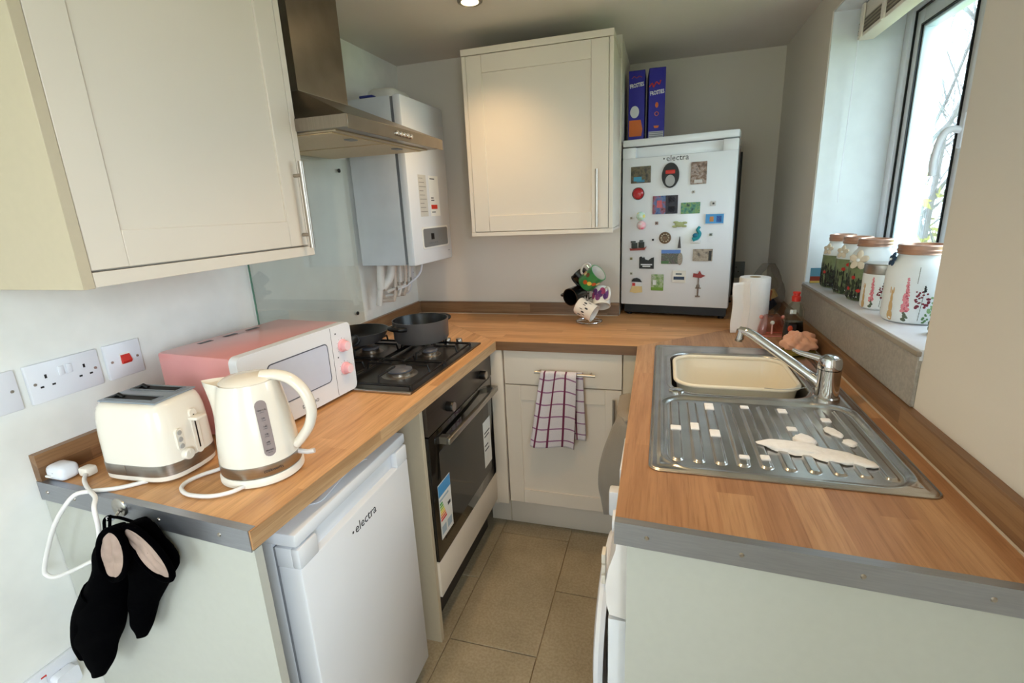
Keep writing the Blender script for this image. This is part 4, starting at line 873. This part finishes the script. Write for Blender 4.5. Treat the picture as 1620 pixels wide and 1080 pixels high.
# ------------------------------------------------------------------ tea towel
def grid(fn,nu,nv):
    b=B(); vs=[];uv=[]
    for j in range(nv+1):
        for i in range(nu+1):
            vs.append(fn(i/nu,j/nv)); uv.append((i/nu,j/nv))
    b.add(vs,[(j*(nu+1)+i,j*(nu+1)+i+1,(j+1)*(nu+1)+i+1,(j+1)*(nu+1)+i) for j in range(nv) for i in range(nu)]); return b,uv
tw=thing('tea_towel','checked purple and white tea towel folded over the drawer handle','towel',(.88,1.255,.79))
def tf(u,v):
    k=min(1,v/.07); w0=.140; w=w0+(.19-w0)*v**.8
    x=.897-.006*v+ (u-.5)*w -.028*v+ .010*math.sin(u*9+v*2)*v*.4
    if v<.06: a=v/.06*PI/2; return (x,1.258-.010*math.sin(a),.790+.010*math.cos(a)-.003)
    return (x,1.248-.004*math.sin(u*11+1)*min(1,v*2)-.010*v+.006*math.sin(u*5+v*3),.788-.315*(v-.06)/.94-.008*math.sin(u*7))
b,uv=grid(tf,36,40); obj('front_fold',b,'check',tw,smooth=80,solid=.004,uv=uv)
def tb_(u,v):
    w=.13; x=.925+(u-.5)*w-.03*v*u*0+ .012*v
    if v<.06: a=v/.06*PI/2; return (x,1.258+.008*math.sin(a),.790+.009*math.cos(a)-.003)
    return (x,1.268+.003*math.sin(u*12),.788-.285*(v-.06)/.94)
b,uv=grid(tb_,24,30); obj('back_fold',b,'check',tw,smooth=80,solid=.004,uv=uv)
# ------------------------------------------------------------------ washing machine, sink unit
wmn=thing('washing_machine','white washing machine with its round door ajar under the sink worktop','washing machine',(1.5,.5,0))
prof=[(1.235,.002),(1.207,.004),(1.196,.03),(1.196,.655),(1.198,.665),(1.192,.69),(1.190,.73),(1.196,.77),(1.208,.81),(1.212,.85),(1.235,.86)]
obj('cabinet',B().box(1.236,1.775,.222,.812,.012,.852,.006),'white',wmn)
obj('front_panel',B().prism(prof[:4]+[(1.235,.655)],.221,.813,'y'),'white',wmn)
obj('control_panel',B().prism([(1.235,.659)]+prof[4:],.221,.813,'y'),plain('warm_white_plastic',(232,226,222),.35),wmn)
dr=obj('detergent_drawer',B().box(1.186,1.2,.60,.79,.70,.765,.004),'plastic',wmn)
obj('programme_dial',B().lathe([(.026,0.004),(.024,-.004),(0,-.005)],(1.19,.42,.735),28,ax='x'),'plastic',wmn)
obj('door_opening',B().lathe([(.175,-.002),(.17,.0),(.16,.04),(.15,.12),(0,.16)],(1.196,.50,.40),40,ax='x'),'black',wmn)
dth=math.radians(-1.5); Dm=Matrix.Translation((1.188,.71,.40))@Matrix.Rotation(dth,4,'Z')@Matrix.Translation((0,-.21,0))
rd=B().lathe([(.205,0),(.21,-.010),(.205,-.020),(.17,-.027),(.13,-.027),(.125,-.015),(0,-.015)],(0,0,0),48,ax='x').xf(Dm); dd=obj('door',rd,'plastic',wmn)
obj('door_glass',B().lathe([(.15,.002),(.14,.03),(.10,.05),(0,.055)],(0,0,0),40,ax='x').xf(Dm),plain('dark_bowl',(30,30,34),.1,coat=.5),dd)
for k in range(5): obj('vent_rib',B().box(1.163,1.172,.395,.425,.525+k*.028,.548+k*.028,.001),'ivory2',dd)
obj('hinge',B().box(1.150,1.192,.69,.73,.56,.64,.006),'plastic',wmn)
ep2=thing('end_panel','wide pale end panel below the near end of the sink worktop','panel',(1.5,.2,0))
obj('panel',B().prism([(1.231,yn+.018),(WX-.001,yn-.012),(WX-.001,yn+.006),(1.231,yn+.036)],0,ZT-T-.0005),'creampanel',ep2)
chip('chip',1.262,yn+.0162,.866,.012,.007,ep2)
sk=thing('sink_cabinet','cream sink base cabinet beyond the washing machine','cabinet',(1.5,1.04,0))
obj('carcase',B().box(1.24,1.79,.835,1.268,.15,.70),'carcase',sk)
obj('plinth',B().box(1.255,1.27,.835,1.37,0,.148),'cream',sk)
d=obj('door',OR(shaker(.43,.70,.066),'-x',(1.2185,1.268,.160)),'cream',sk)
obj('handle',bar((1.190,.90,.745),(1.190,1.16,.745),(-1,0,0),.0055,.03,.026),'nickel',d)
gt=thing('grey_towel','grey towel draped over the sink cabinet door handle beside the washing machine','towel',(1.16,1.05,.7))
def gf(u,v):
    if v<.15: a=v/.15*PI/2; y=.93+.23*u; return (1.192-.050*math.sin(a)*min(1,.25+u*2.2),y,.745+.014*math.cos(a))
    q=(v-.15)/.85; wd=.055+.062*math.sin(min(1,q*1.25)*PI*.62)-.03*max(0,q-.75)*2
    if u<.55: k=u/.55; x=1.204-wd*k; y=.925+.045*k*k
    else: k=(u-.55)/.45; x=1.204-wd+.03*k; y=.97+.18*k
    return (x-.005*math.sin(u*11)*q,y,.745-.30*q-.13*q*u)
b,uv=grid(gf,22,26); obj('front_fold',b,'towelgrey',gt,smooth=80,solid=.006,uv=uv)
def gb(u,v):
    y=.935+.2*u
    if v<.12: a=v/.12*PI/2; return (1.192+.009*math.sin(a),y,.745+.013*math.cos(a))
    return (1.202,y,.743-.30*(v-.12)/.88)
b,uv=grid(gb,12,16); obj('back_fold',b,'towelgrey',gt,smooth=80,solid=.005,uv=uv)
# ------------------------------------------------------------------ sink
SX0,SX1,SY0,SY1=1.2615,1.7585,.352,1.288
sn=thing('sink','stainless steel inset sink with a ribbed drainer','sink',(1.5,.82,ZT))
nx,ny=250,380
X=np.linspace(SX0,SX1,nx+1); Y=np.linspace(SY0,SY1,ny+1); XX,YY=np.meshgrid(X,Y)
def sdr(x,y,cx,cy,hx,hy,r):
    qx=np.abs(x-cx)-(hx-r); qy=np.abs(y-cy)-(hy-r)
    return np.hypot(np.maximum(qx,0),np.maximum(qy,0))+np.minimum(np.maximum(qx,qy),0)-r
ss=lambda t:np.clip(t,0,1)**2*(3-2*np.clip(t,0,1))
Z=np.full_like(XX,.0045)
eo=sdr(XX,YY,(SX0+SX1)/2,(SY0+SY1)/2,(SX1-SX0)/2,(SY1-SY0)/2,.022)
Z+=-.0035*ss(1+eo/.006)                       # rolled outer edge
Z+=.0015*np.exp(-((eo+.022)/.004)**2)
dm=sdr(XX,YY,1.512,.567,.222,.196,.06)         # drainer area
Z-=.0055*ss(-dm/.012)
Z+=.0022*np.exp(-((dm-.006)/.004)**2)
bd=sdr(XX,YY,1.492,.992,.180,.198,.075)        # bowl
Z+=.0015*np.exp(-((bd-.010)/.004)**2)
Z-=.165*ss(-bd/.016)
for k in range(10):
    cx=1.318+k*.0425; w=.0105; y0=.405+.0*k; y1=.735-.0*k
    sl=sdr(XX,YY,cx,(y0+y1)/2,w,(y1-y0)/2,.009)
    Z+=.0042*ss(-sl/.004+.35)*(dm<-.012)
keep=eo<=.0006
idx=-np.ones(XX.shape,int); vs=[];fs=[]
for j in range(ny+1):
    for i in range(nx+1):
        if keep[j,i]: idx[j,i]=len(vs); vs.append((XX[j,i],YY[j,i],ZT+Z[j,i]))
for j in range(ny):
    for i in range(nx):
        q=(idx[j,i],idx[j,i+1],idx[j+1,i+1],idx[j+1,i])
        if min(q)>=0: fs.append(tuple(int(a) for a in q))
bb=B(); bb.v=vs; bb.f=fs
M['sinksteel']=mat('satin_sink_steel',(196,194,192),.26,1,var=.14,nscale=14)
sb=obj('basin_and_drainer',bb,'sinksteel',sn,smooth=180)
obj('edge_rim',B().tube([(x,y,ZT+.0018) for x,y in rrect((SX1-SX0)/2,(SY1-SY0)/2,.022,6,(SX0+SX1)/2,(SY0+SY1)/2)],.0016,6,closed=True),'steel',sn)
obj('blanking_cap',B().lathe([(.0205,0),(.0205,.003),(.017,.005),(0,.0055)],(1.325,.803,ZT+.0045),28),'chrome',sn)
obj('waste',B().lathe([(.04,0),(.036,.002),(0,.001)],(1.6,.98,ZT-.159),24),'chrome',sn)
# foam
fb=B()
def blob(cx,cy,rx,ry,h,z0=.0045,n=20,rot=0,sq=2.0):
    rs=[]
    for k,(s,hh) in enumerate(((1,0),(.96,.5),(.8,.9),(.5,1.0),(.15,1.02))):
        rs.append([(cx+math.cos(rot)*(rx*s*random.uniform(.82,1.14)*math.cos(a))-math.sin(rot)*ry*s*math.sin(a),cy+math.sin(rot)*rx*s*math.cos(a)+math.cos(rot)*ry*s*random.uniform(.8,1.15)*math.sin(a),ZT+z0-.003+h*hh) for a in [2*PI*i/n for i in range(n)]])
    fb.loft(rs,True,True)
blob(1.555,.503,.07,.030,.009,rot=-.15); blob(1.625,.478,.055,.026,.008,rot=-.2); blob(1.585,.545,.022,.028,.008); blob(1.665,.465,.03,.018,.006,rot=-.5); blob(1.52,.515,.03,.018,.006)
blob(1.655,.60,.014,.028,.005,rot=.35); blob(1.672,.55,.014,.016,.005)
for (x,y,rx,ry) in ((1.318,.56,.012,.011),(1.361,.575,.0095,.018),(1.403,.545,.011,.017),(1.403,.705,.011,.02),(1.488,.715,.010,.008),(1.573,.705,.010,.012),(1.45,.44,.010,.007),(1.49,.445,.009,.010),(1.572,.60,.010,.010),(1.658,.665,.010,.010)):
    fb.box(x-rx,x+rx,y-ry,y+ry,ZT+.001,ZT+.0058,.002)
fm=tag(obj('soap_foam',fb,'foam',smooth=70),'white soap foam left in patches on the steel drainer','soap foam',None,'stuff')
# washing up bowl
tbw=thing('washing_up_bowl','cream plastic washing-up bowl sitting inside the sink','bowl',(1.492,1.0,ZT-.12))
def rr_(hx,hy,r,z,cx=1.492,cy=1.01): return [(x,y,ZT+z) for x,y in rrect(hx,hy,r,7,cx,cy)]
obj('shell',B().loft([rr_(.135,.115,.05,-.14),rr_(.145,.125,.055,-.13),rr_(.166,.150,.065,.0)],True,False).loft([rr_(.166,.150,.065,.0),rr_(.140,.12,.05,-.128),rr_(.13,.11,.045,-.134)],False,True),'tub',tbw)
obj('rim',B().tube([(x,y,ZT+.001) for x,y in rrect(.167,.151,.066,8,1.492,1.01)],.0062,10,closed=True),'tub',tbw)
# tap
tp=thing('mixer_tap','chrome single lever mixer tap with a long raised spout','tap',(1.70,.815,ZT+.005))
TC=(1.697,.812)
obj('body',B().lathe([(.031,.003),(.031,.010),(.027,.013),(.027,.07),(.0275,.085)],(*TC,ZT),36,True,True),'chrome',tp)
obj('cap',B().lathe([(.0275,.087),(.0275,.105),(.024,.116),(.014,.122),(0,.123)],(*TC,ZT),36,True),'chrome',tp)
sp_=[(TC[0]-.010,TC[1]+.004,ZT+.035),(1.66,.830,ZT+.058),(1.60,.868,ZT+.098),(1.545,.905,ZT+.134),(1.518,.923,ZT+.149),(1.497,.937,ZT+.152)]
so=obj('spout',B().tube(bez(sp_,6),lambda s:.0145-.003*s,18),'chrome',tp)
obj('nozzle',B().tube([(1.500,.935,ZT+.153),(1.496,.938,ZT+.127)],.0125,18),'chrome',so)
obj('aerator',B().tube([(1.496,.938,ZT+.128),(1.495,.939,ZT+.120)],.0105,18),'nickel',so)
obj('lever',B().tube(bez([(TC[0]-.012,TC[1]+.004,ZT+.108),(TC[0]-.035,TC[1]+.018,ZT+.112),(TC[0]-.062,TC[1]+.035,ZT+.116),(TC[0]-.078,TC[1]+.046,ZT+.122)],5),lambda s:.009-.005*s,12),'chrome',tp)
obj('indicator',B().ball((TC[0]-.021,TC[1]-.018,ZT+.094),.0035,seg=8,rings=6),'black',tp)
ch=B()
def chain(b,p,q,sag,n):
    p,q=Vector(p),Vector(q)
    for i in range(n):
        t=i/(n-1); v=p.lerp(q,t); v.z-=sag*4*t*(1-t); b.ball(v,.0014,seg=6,rings=4)
chain(ch,(1.672,.835,ZT+.028),(1.555,.835,ZT+.0155),.006,42); chain(ch,(1.672,.835,ZT+.028),(1.652,.81,ZT+.008),.002,10)
obj('plug_chain',ch,'chrome',tp)
# ------------------------------------------------------------------ items beside the fridge
kr_=thing('kitchen_roll','white kitchen roll standing right of the fridge','kitchen roll',(1.625,1.545,ZT))
obj('roll',B().lathe([(.020,.0),(.055,.0),(.0565,.004),(.0565,.216),(.055,.220),(.020,.220)],(1.628,1.548,ZT),44),'paper',kr_)
obj('core',B().lathe([(.0205,.0),(.0205,.2205),(.0185,.2205),(.0185,.0)],(1.628,1.548,ZT),28),plain('cardboard',(180,150,110),.9),kr_)
def ps(u,v):
    a=math.radians(200)+u*math.radians(50); r=.0575; 
    if u>.45: r=.0575; 
    x=1.628+r*math.cos(a); y=1.548+r*math.sin(a); 
    k=max(0,.45-u)/.45
    return (x-.028*k-.002*math.sin(v*9),y-.018*k,ZT+.002+v*(.200+.008*u))
b,uv=grid(ps,16,16); obj('loose_sheet',b,'paper',kr_,smooth=80,solid=.0012,uv=uv)
pc=thing('pink_plastic_clip','translucent pink plastic holder standing between kitchen roll and bottle','holder',(1.69,1.50,ZT))
def pr_(z,s): 
    return [(1.690+x,1.495+y,ZT+z) for x,y in rrect(.050*s,.030*s,.018*s,6)]
obj('shell',B().loft([pr_(0.0005,1.0),pr_(.03,.94),pr_(.06,.78),pr_(.075,.62),pr_(.080,.5)],False,False),'pinkclear',pc,solid=.002)
obj('rim',B().tube([(1.690+x,1.495+y,ZT+.003) for x,y in rrect(.050,.030,.018,6)],.0025,8,closed=True),plain('clear_pink_rim',(226,150,140),.25),pc)
obj('button',B().ball((1.686,1.462,ZT+.057),.008,(1,.5,1),12,8),'label',pc); obj('rib',B().box(1.6835,1.689,1.460,1.463,ZT+.012,ZT+.05,.001),plain('clear_pink_rim2',(236,176,166),.25),pc)
for x in (1.652,1.728): obj('ear',B().ball((x,1.495,ZT+.072),.008,(1,1,1),10,8),'clear_pink_rim',pc)
wb_=thing('washing_up_liquid','half full bottle of dark washing-up liquid with a red cap','bottle',(1.737,1.37,ZT))
bc_=(1.737,1.372,ZT)
def ell(b,prof,c,k=.62,n=28): return b.loft([[(c[0]+r*math.cos(a)*1.0,c[1]+r*k*math.sin(a),c[2]+h) for a in [2*PI*i/n for i in range(n)]] for r,h in prof],True,True)
obj('bottle',ell(B(),[(.032,.001),(.034,.006),(.034,.05),(.030,.085),(.033,.105),(.032,.125),(.022,.145),(.013,.155),(.012,.160)],bc_),'greenclear',wb_)
obj('liquid',ell(B(),[(.030,.003),(.0325,.008),(.0325,.05),(.0290,.083),(.029,.0835)],bc_),plain('dark_liquid',(12,18,26),.2),wb_)
obj('cap',B().lathe([(.014,.158),(.0145,.175),(.011,.177),(.011,.184),(.0125,.185),(.0125,.19),(.011,.192),(0,.192)],bc_,24,True),'red',wb_)
obj('front_label',B().box(1.712,1.742,1.3485,1.350,ZT+.022,ZT+.078,.0006,1),plain('bottle_label',(40,36,40),.4),wb_)
obj('orange_mark',B().ball((1.722,1.3485,ZT+.062),.009,(.9,.12,1.3),12,8),plain('label_orange',(220,90,60),.4),wb_); obj('white_mark',B().box(1.714,1.730,1.3478,1.3486,ZT+.028,ZT+.042),'label',wb_)
obj('neck_label',B().box(1.718,1.738,1.3545,1.3555,ZT+.115,ZT+.130),'label',wb_)
# cloth and scourer
sc=tag(obj('scourer',B().box(-.045,.045,-.032,.032,0,.012,.003).xf(Matrix.Translation((1.722,1.228,ZT+.0072))@Matrix.Rotation(.5,4,'Z')),'scourer'),'olive green scourer lying on the sink corner under the peach cloth','scourer')
sd=thing('sink_caddy','dark corner dish holding the cloth beside the upstand','dish',(1.755,1.25,ZT))
obj('dish',B().box(1.735,1.788,1.285,1.335,ZT+.0005,ZT+.022,.004),'black',sd)
pc0=[]
for k in range(1,26):
    t=PI*k/26; row=[]
    for q in range(56):
        a=2*PI*q/56
        f=1+.20*math.sin(3*a+1.0)*math.sin(t*3)+.17*abs(math.sin(4.5*a-2.5*t))-.14*abs(math.cos(2.5*a+4*t+1))+.07*math.sin(9*a+6*t)
        row.append((1.728+.050*f*math.sin(t)*math.cos(a),1.236+.040*f*math.sin(t)*math.sin(a),max(ZT+.021,ZT+.040-.034*f*math.cos(t))))
    pc0.append(row)
tag(obj('dish_cloth',B().loft(pc0),'peach',smooth=60),'crumpled peach dish cloth heaped in the sink corner','cloth')
# clear bag
bgt=thing('polythene_bag','clear polythene bag with coloured contents in the alcove right of the fridge','bag',(1.73,1.85,ZT))
rs=[]
for k in range(9):
    f=k/8; r=.072*(math.sin(PI*min(1,.12+f*.8))**.6)*(1-.55*max(0,f-.6)); rs.append([(1.727+r*(1+.10*math.sin(5*a+k))*math.cos(a),1.85+r*(1+.10*math.cos(4*a+k*2))*math.sin(a),ZT+.001+.235*f) for a in [2*PI*i/26 for i in range(26)]])
obj('film',B().loft(rs,True,True),'polybag',bgt,smooth=30)
for k,(x,y,z,r,c) in enumerate(((1.70,1.83,.05,.028,(120,40,50)),(1.745,1.86,.06,.026,(60,80,110)),(1.725,1.82,.10,.024,(200,110,60)),(1.75,1.83,.105,.020,(200,170,110)),(1.715,1.86,.14,.020,(150,150,150)),(1.695,1.85,.10,.018,(90,30,40)))):
    b=B(); b.box(-r,r,-r*.7,r*.7,-r*.8,r*.8,.004); b.xf(Matrix.Translation((x,y,ZT+z))@Euler((.5*k,.7*k,.9*k)).to_matrix().to_4x4()); obj('packet',b,plain('bag_item_%d'%k,c,.5),bgt)
# ------------------------------------------------------------------ jars on the sill
SZ=1.1028
def jar_profile(r,h):
    return [(0,0),(r*.80,0),(r*.93,.004),(r,.014),(r,h*.62),(r*.97,h*.70),(r*.88,h*.775),(r*.74,h*.83),(r*.70,h*.86),(r*.70,h*.90)]
def jar(label,x,y,r,h,body,lidm='copper',flower=None,motifs=None,open_top=True):
    t=thing('storage_jar',label,'jar',(x,y,SZ),0,None)
    pr=jar_profile(r,h)
    obj('glass_body',B().lathe(pr,(0,0,0),44),body,t,local=True)
    rl=r*.74
    ld=obj('lid_band',B().lathe([(rl,h*.88),(rl+.002,h*.885),(rl,h*.90),(rl+.002,h*.93),(rl,h*.945),(rl+.0015,h*.985),(rl-.001,h),(rl-.007,h),(rl-.008,h*.985),(rl-.008,h*.90),(0,h*.90)],(0,0,0),40),lidm,t,local=True)
    def rf(z):
        for (ra,a),(rc,c) in zip(pr[2:],pr[3:]):
            if z<=c: return ra+(rc-ra)*max(0,(z-a))/(c-a)
        return pr[-1][0]
    if motifs: motifs(t,rf,r,h)
    if flower:
        th,z,sz,m1,m2=flower; th=math.radians(th); R_=rf(z)+.004; cx,cy=R_*math.cos(th),R_*math.sin(th)
        b=B(); nrm=Vector((math.cos(th),math.sin(th),.2)).normalized(); ta=Vector((-math.sin(th),math.cos(th),0)); tb2=nrm.cross(ta)
        for k in range(5):
            a=2*PI*k/5+.3; d_=ta*math.cos(a)+tb2*math.sin(a); p=Vector((cx,cy,z))+d_*sz*.55+nrm*.002
            q=Matrix((d_*sz*.5,nrm.cross(d_)*sz*.36,nrm*.0035)).transposed().to_4x4(); q.translation=p
            b.add([q@Vector(v) for v in B().ball((0,0,0),1,seg=10,rings=6).v],B().ball((0,0,0),1,seg=10,rings=6).f)
        fl_=obj('ribbon_flower',b,m1,t,local=True,smooth=80)
        obj('bead_centre',B().ball((cx+nrm.x*.006,cy+nrm.y*.006,z+nrm.z*.006),sz*.18,seg=10,rings=8),m2,fl_,local=True)
    return t
CAM=math.radians(-113)   # direction from the sill towards the room
cl={n:plain('paint_'+n,c,.45) for n,c in dict(pink=(226,140,150),rose=(198,90,110),wine=(120,34,50),green=(90,130,80),lightgreen=(140,176,120),stem=(90,100,80),tan=(206,170,120),darkgreen=(50,64,46),black=(26,26,24),teal=(110,160,150),red=(190,50,40)).items()}
rnd=random.Random(3)
def garden(t,rf,r,h,sc=1.0,off=0.0):
    A=lambda deg:math.radians(deg+off)
    def dots(name,th,z0,z1,w,n,s,c,taper=True):
        b=B()
        for i in range(n):
            f=i/(n-1); z=z0+(z1-z0)*f; ww=w*(1-f*.85 if taper else 1); onsurf(b,rf,A(th)+rnd.uniform(-ww,ww),z+rnd.uniform(-.002,.002),s*rnd.uniform(.6,1.1)*(1-.4*f),s*rnd.uniform(.7,1.2)*(1-.4*f),7,.0005,(0,0,0),rnd.uniform(0,3))
        obj(name,b,cl[c],t,local=True)
    def stem(th,z0,z1,lean=0):
        b=B(); n=10
        for i in range(n): 
            z=z0+(z1-z0)*i/n; onsurf(b,rf,A(th)+lean*i/n,z+(z1-z0)/n/2,.0007,(z1-z0)/n*.6,6,.0004)
        obj('painted_stem',b,cl['stem'],t,local=True)
    H=h
    stem(-132,.012,.05*sc); dots('painted_foxglove',-132,.035*sc,.115*sc,.085,34,.0052*sc,'pink'); dots('painted_foxglove',-131,.035*sc,.10*sc,.07,16,.004*sc,'rose')
    stem(-108,.012,.09*sc,.08); dots('painted_blossom',-104,.045*sc,.085*sc,.22,26,.0042*sc,'wine',False); dots('painted_bud',-103,.085*sc,.10*sc,.05,8,.003*sc,'black')
    b=B(); 
    for z,ru,rz in ((.020,.0075,.014),(.042,.0055,.016),(.062,.0035,.012),(.076,.0022,.010)): onsurf(b,rf,A(-160),z*sc,ru*sc,rz*sc,12,.0006,(0,0,0),.05)
    onsurf(b,rf,A(-164),.084*sc,.0016*sc,.009*sc,8,.0006); onsurf(b,rf,A(-157),.084*sc,.0016*sc,.009*sc,8,.0006); obj('painted_hare',b,cl['tan'],t,local=True)
    dots('painted_leaf',-132,.012,.030,.12,10,.0055*sc,'stem'); 
    dots('painted_leaf',-74,.022*sc,.07*sc,.32,34,.005*sc,'lightgreen',False); dots('painted_leaf',-70,.02*sc,.065*sc,.28,20,.004*sc,'teal',False); dots('painted_leaf',-64,.03*sc,.09*sc,.26,14,.0035*sc,'green',False); dots('painted_leaf',-96,.01,.03,.12,8,.004*sc,'green')
    stem(-117,.105*sc,.145*sc,.02) if sc>.9 else None
milk=plain('frosted_white_jar',(236,240,240),.35)
def meadow(t,rf,r,h):
    zz=np.linspace(.002,h*.62,14)
    obj('green_wrap',B().loft([[((rf(z)+.0006)*math.cos(a),(rf(z)+.0006)*math.sin(a),float(z)) for a in [2*PI*i/40 for i in range(40)]] for z in zz],False,False),P('jar_green_%d'%int(r*9999),[(104,118,80),(126,140,98),(70,80,54)],18,2),t,local=True)
    b=B(); b2=B(); b3=B()
    for i in range(46):
        th=rnd.uniform(-3.6,-.6); hh=rnd.uniform(.02,.085); n=6; ln=rnd.uniform(-.12,.12)
        for k in range(n): onsurf(b,rf,th+ln*k/n,.006+hh*(k+.5)/n,.0012+.0012*(k%2),hh/n*.75,6,.0010)
    for i in range(34): onsurf(b3,rf,rnd.uniform(-3.6,-.6),rnd.uniform(.008,.07),.006,.009,7,.0013,(0,0,0),rnd.uniform(0,3))
    for i in range(6): onsurf(b2,rf,rnd.uniform(-3.0,-1.2),rnd.uniform(.03,.10),.0075,.006,8,.0018)
    obj('painted_grass',b,cl['black'],t,local=True); obj('painted_foliage',b3,cl['darkgreen'],t,local=True); obj('painted_poppy',b2,cl['red'] if r>.05 else cl['wine'],t,local=True)
fl1=plain('cream_ribbon',(226,212,190),.7); flc=plain('pearl_bead',(244,244,240),.25); flb=plain('navy_ribbon',(50,74,100),.7)
jar('large white jar painted with foxgloves and a hare, nearest on the sill',1.903,.925,.0685,.196,'frosted_white_jar','copper',(178,.158,.018,flb,flc),lambda t,rf,r,h:garden(t,rf,r,h,1.0,5))
t=thing('storage_jar','short white jar with a brushed steel lid and painted foxgloves','jar',(1.886,1.083,SZ))
obj('glass_body',B().lathe([(0,0),(.042,0),(.049,.006),(.050,.012),(.050,.10),(.047,.104)],(0,0,0),40),'frosted_white_jar',t,local=True)
obj('lid',B().lathe([(.0485,.102),(.0495,.104),(.0495,.128),(.047,.131),(0,.131)],(0,0,0),40),'steel',t,local=True)
garden(t,lambda z:.050,.050,.13,.82,-4)
jar('green painted jar with the largest cream ribbon flower, behind the steel lidded jar',1.902,1.222,.060,.190,'frosted_white_jar','copper',(-142,.128,.030,fl1,flc),meadow)
jar('green painted jar with a small cream flower, fourth from the near end of the sill',1.898,1.352,.056,.188,'frosted_white_jar','copper',(-150,.140,.022,fl1,flc),meadow)
jar('green painted jar with cream flowers at the far end of the sill',1.890,1.478,.054,.188,'frosted_white_jar','copper',(-150,.138,.020,fl1,flc),meadow)
pcd=thing('postcard','small seaside postcard leaning behind the farthest jar','postcard',(1.835,1.56,SZ))
obj('card',B().box(1.822,1.862,1.565,1.5665,SZ,SZ+.058),plain('card_blue',(96,150,176),.5),pcd); obj('lower_strip',B().box(1.8225,1.8615,1.5642,1.565,SZ+.001,SZ+.026),plain('card_red',(150,60,44),.5),pcd); obj('sand_strip',B().box(1.8225,1.8615,1.5638,1.5642,SZ+.001,SZ+.009),plain('card_sand',(214,180,90),.5),pcd)
fg=thing('frog_figurine','small mottled green frog figurine at the near end of the sill','figurine',(1.892,.778,SZ))
obj('body',B().ball((1.892,.778,SZ+.013),.013,(1.2,1.0,1.0)),P('frog_skin',[(50,60,50),(120,140,110),(100,70,70)],200,2),fg); obj('head',B().ball((1.882,.770,SZ+.027),.010,(1,1,.85)),P('frog_skin2',[(60,70,56),(130,150,120),(90,70,70)],200,3),fg)
for dx,dy in ((.012,-.010),(-.012,-.008)): obj('foot',B().ball((1.890+dx,.770+dy,SZ+.004),.006,(1.4,1.4,.6),10,6),'paint_darkgreen',fg)
# ------------------------------------------------------------------ ceiling lights
def dl(x,y,label):
    t=thing('downlight',label,'ceiling light',(x,y,H-.012))
    obj('bezel',B().lathe([(.043,0),(.043,-.004),(.036,-.008),(.030,-.006),(.030,0)],(x,y,H-.0005),36),'nickel',t)
    obj('lamp_face',B().lathe([(.0295,-.003),(.02,-.0015),(0,-.001)],(x,y,H-.0015),28),mat('lamp_glow',(255,230,180),.3,emit=(1,.82,.5,1),es=9),t)
for (x,y,p),l in zip(SPOTS,('round brass-rimmed downlight in the ceiling above the oven','downlight over the sink end of the kitchen','downlight over the kitchen entrance','downlight in the room behind')): dl(x,y,l)
# ------------------------------------------------------------------ outside
struct('ground',B().box(2.2,60,-30,60,-3.1,-3.0),'grass'); bpy.data.objects['ground']['kind']='structure'
struct('garden_ground',B().box(-20,2.2,-40,-3.46,-.3,-.02),'grass')
def tree(x,y,h,seed,label):
    rr=random.Random(seed); t=thing('bare_tree',label,'tree',(x,y,-3),0,'bare trees beyond the window')
    b=B(); tw=B()
    def br(bm,p,d,L,r,lv):
        pts=[p]; q=Vector(p); dd=Vector(d)
        for k in range(4):
            dd=(dd+Vector((rr.uniform(-.18,.18),rr.uniform(-.18,.18),rr.uniform(-.04,.12)))).normalized(); q=q+dd*L/4; pts.append(q.copy())
        bm.tube(pts,r,6 if lv<2 else 4,r2=r*.5)
        if lv<3:
            for k in range(5 if lv else 7):
                f=pts[min(4,1+ (k%4))]; a=rr.uniform(0,2*PI); n=(dd+Vector((math.cos(a),math.sin(a),rr.uniform(.1,.7)))*.8).normalized()
                br(tw if lv>=1 else b,f,n,L*rr.uniform(.5,.72),r*.5,lv+1)
    br(b,Vector((x,y,-3)),Vector((0,0,1)),h*.6,.06,0)
    obj('trunk',b,'outdoor_tree',t); obj('branches',tw,'outdoor_tree',t)
TR=[(4.7,7.0,8.5),(6.6,8.2,9.5),(5.6,10.5,10),(8.5,9.0,10),(4.2,9.5,9)]
TL=['bare tree nearest the window with its trunk left of the pane','bare tree right of the nearest one','tall bare tree farthest beyond the window','bare tree at the right edge of the window view','bare tree at the left behind the nearest']
for i,((x,y,h),l) in enumerate(zip(TR,TL)): tree(x,y,h,11+i,l)
def shrub(x,y,z,r,seed,label):
    rr=random.Random(seed); b=B()
    for i in range(900):
        a=rr.uniform(0,2*PI); p=math.acos(rr.uniform(-.3,1)); q=r*rr.uniform(.55,1)
        c=Vector((x+q*math.sin(p)*math.cos(a),y+q*math.sin(p)*math.sin(a),z+q*math.cos(p)*1.15)); u=Vector((rr.uniform(-1,1),rr.uniform(-1,1),rr.uniform(-1,1))).normalized(); v=u.orthogonal().normalized(); s=rr.uniform(.04,.09)
        b.add([c-u*s,c+v*s*.5,c+u*s,c-v*s*.5],[(0,1,2,3)])
    t=thing('shrub',label,'shrub',(x,y,-3)); obj('foliage',b,'hedge',t,smooth=0); obj('stem',B().tube([(x,y,-3),(x+.05,y,z)],.06,8),'outdoor_tree',t)
shrub(5.4,6.8,.1,1.7,1,'yellow-green shrub low beyond the window, nearest'); shrub(7.4,9.8,.2,2.0,2,'yellow-green shrub farther beyond the window')

for o in bpy.data.objects:
    if o.name.startswith('painted_'): o['kind']='stuff'
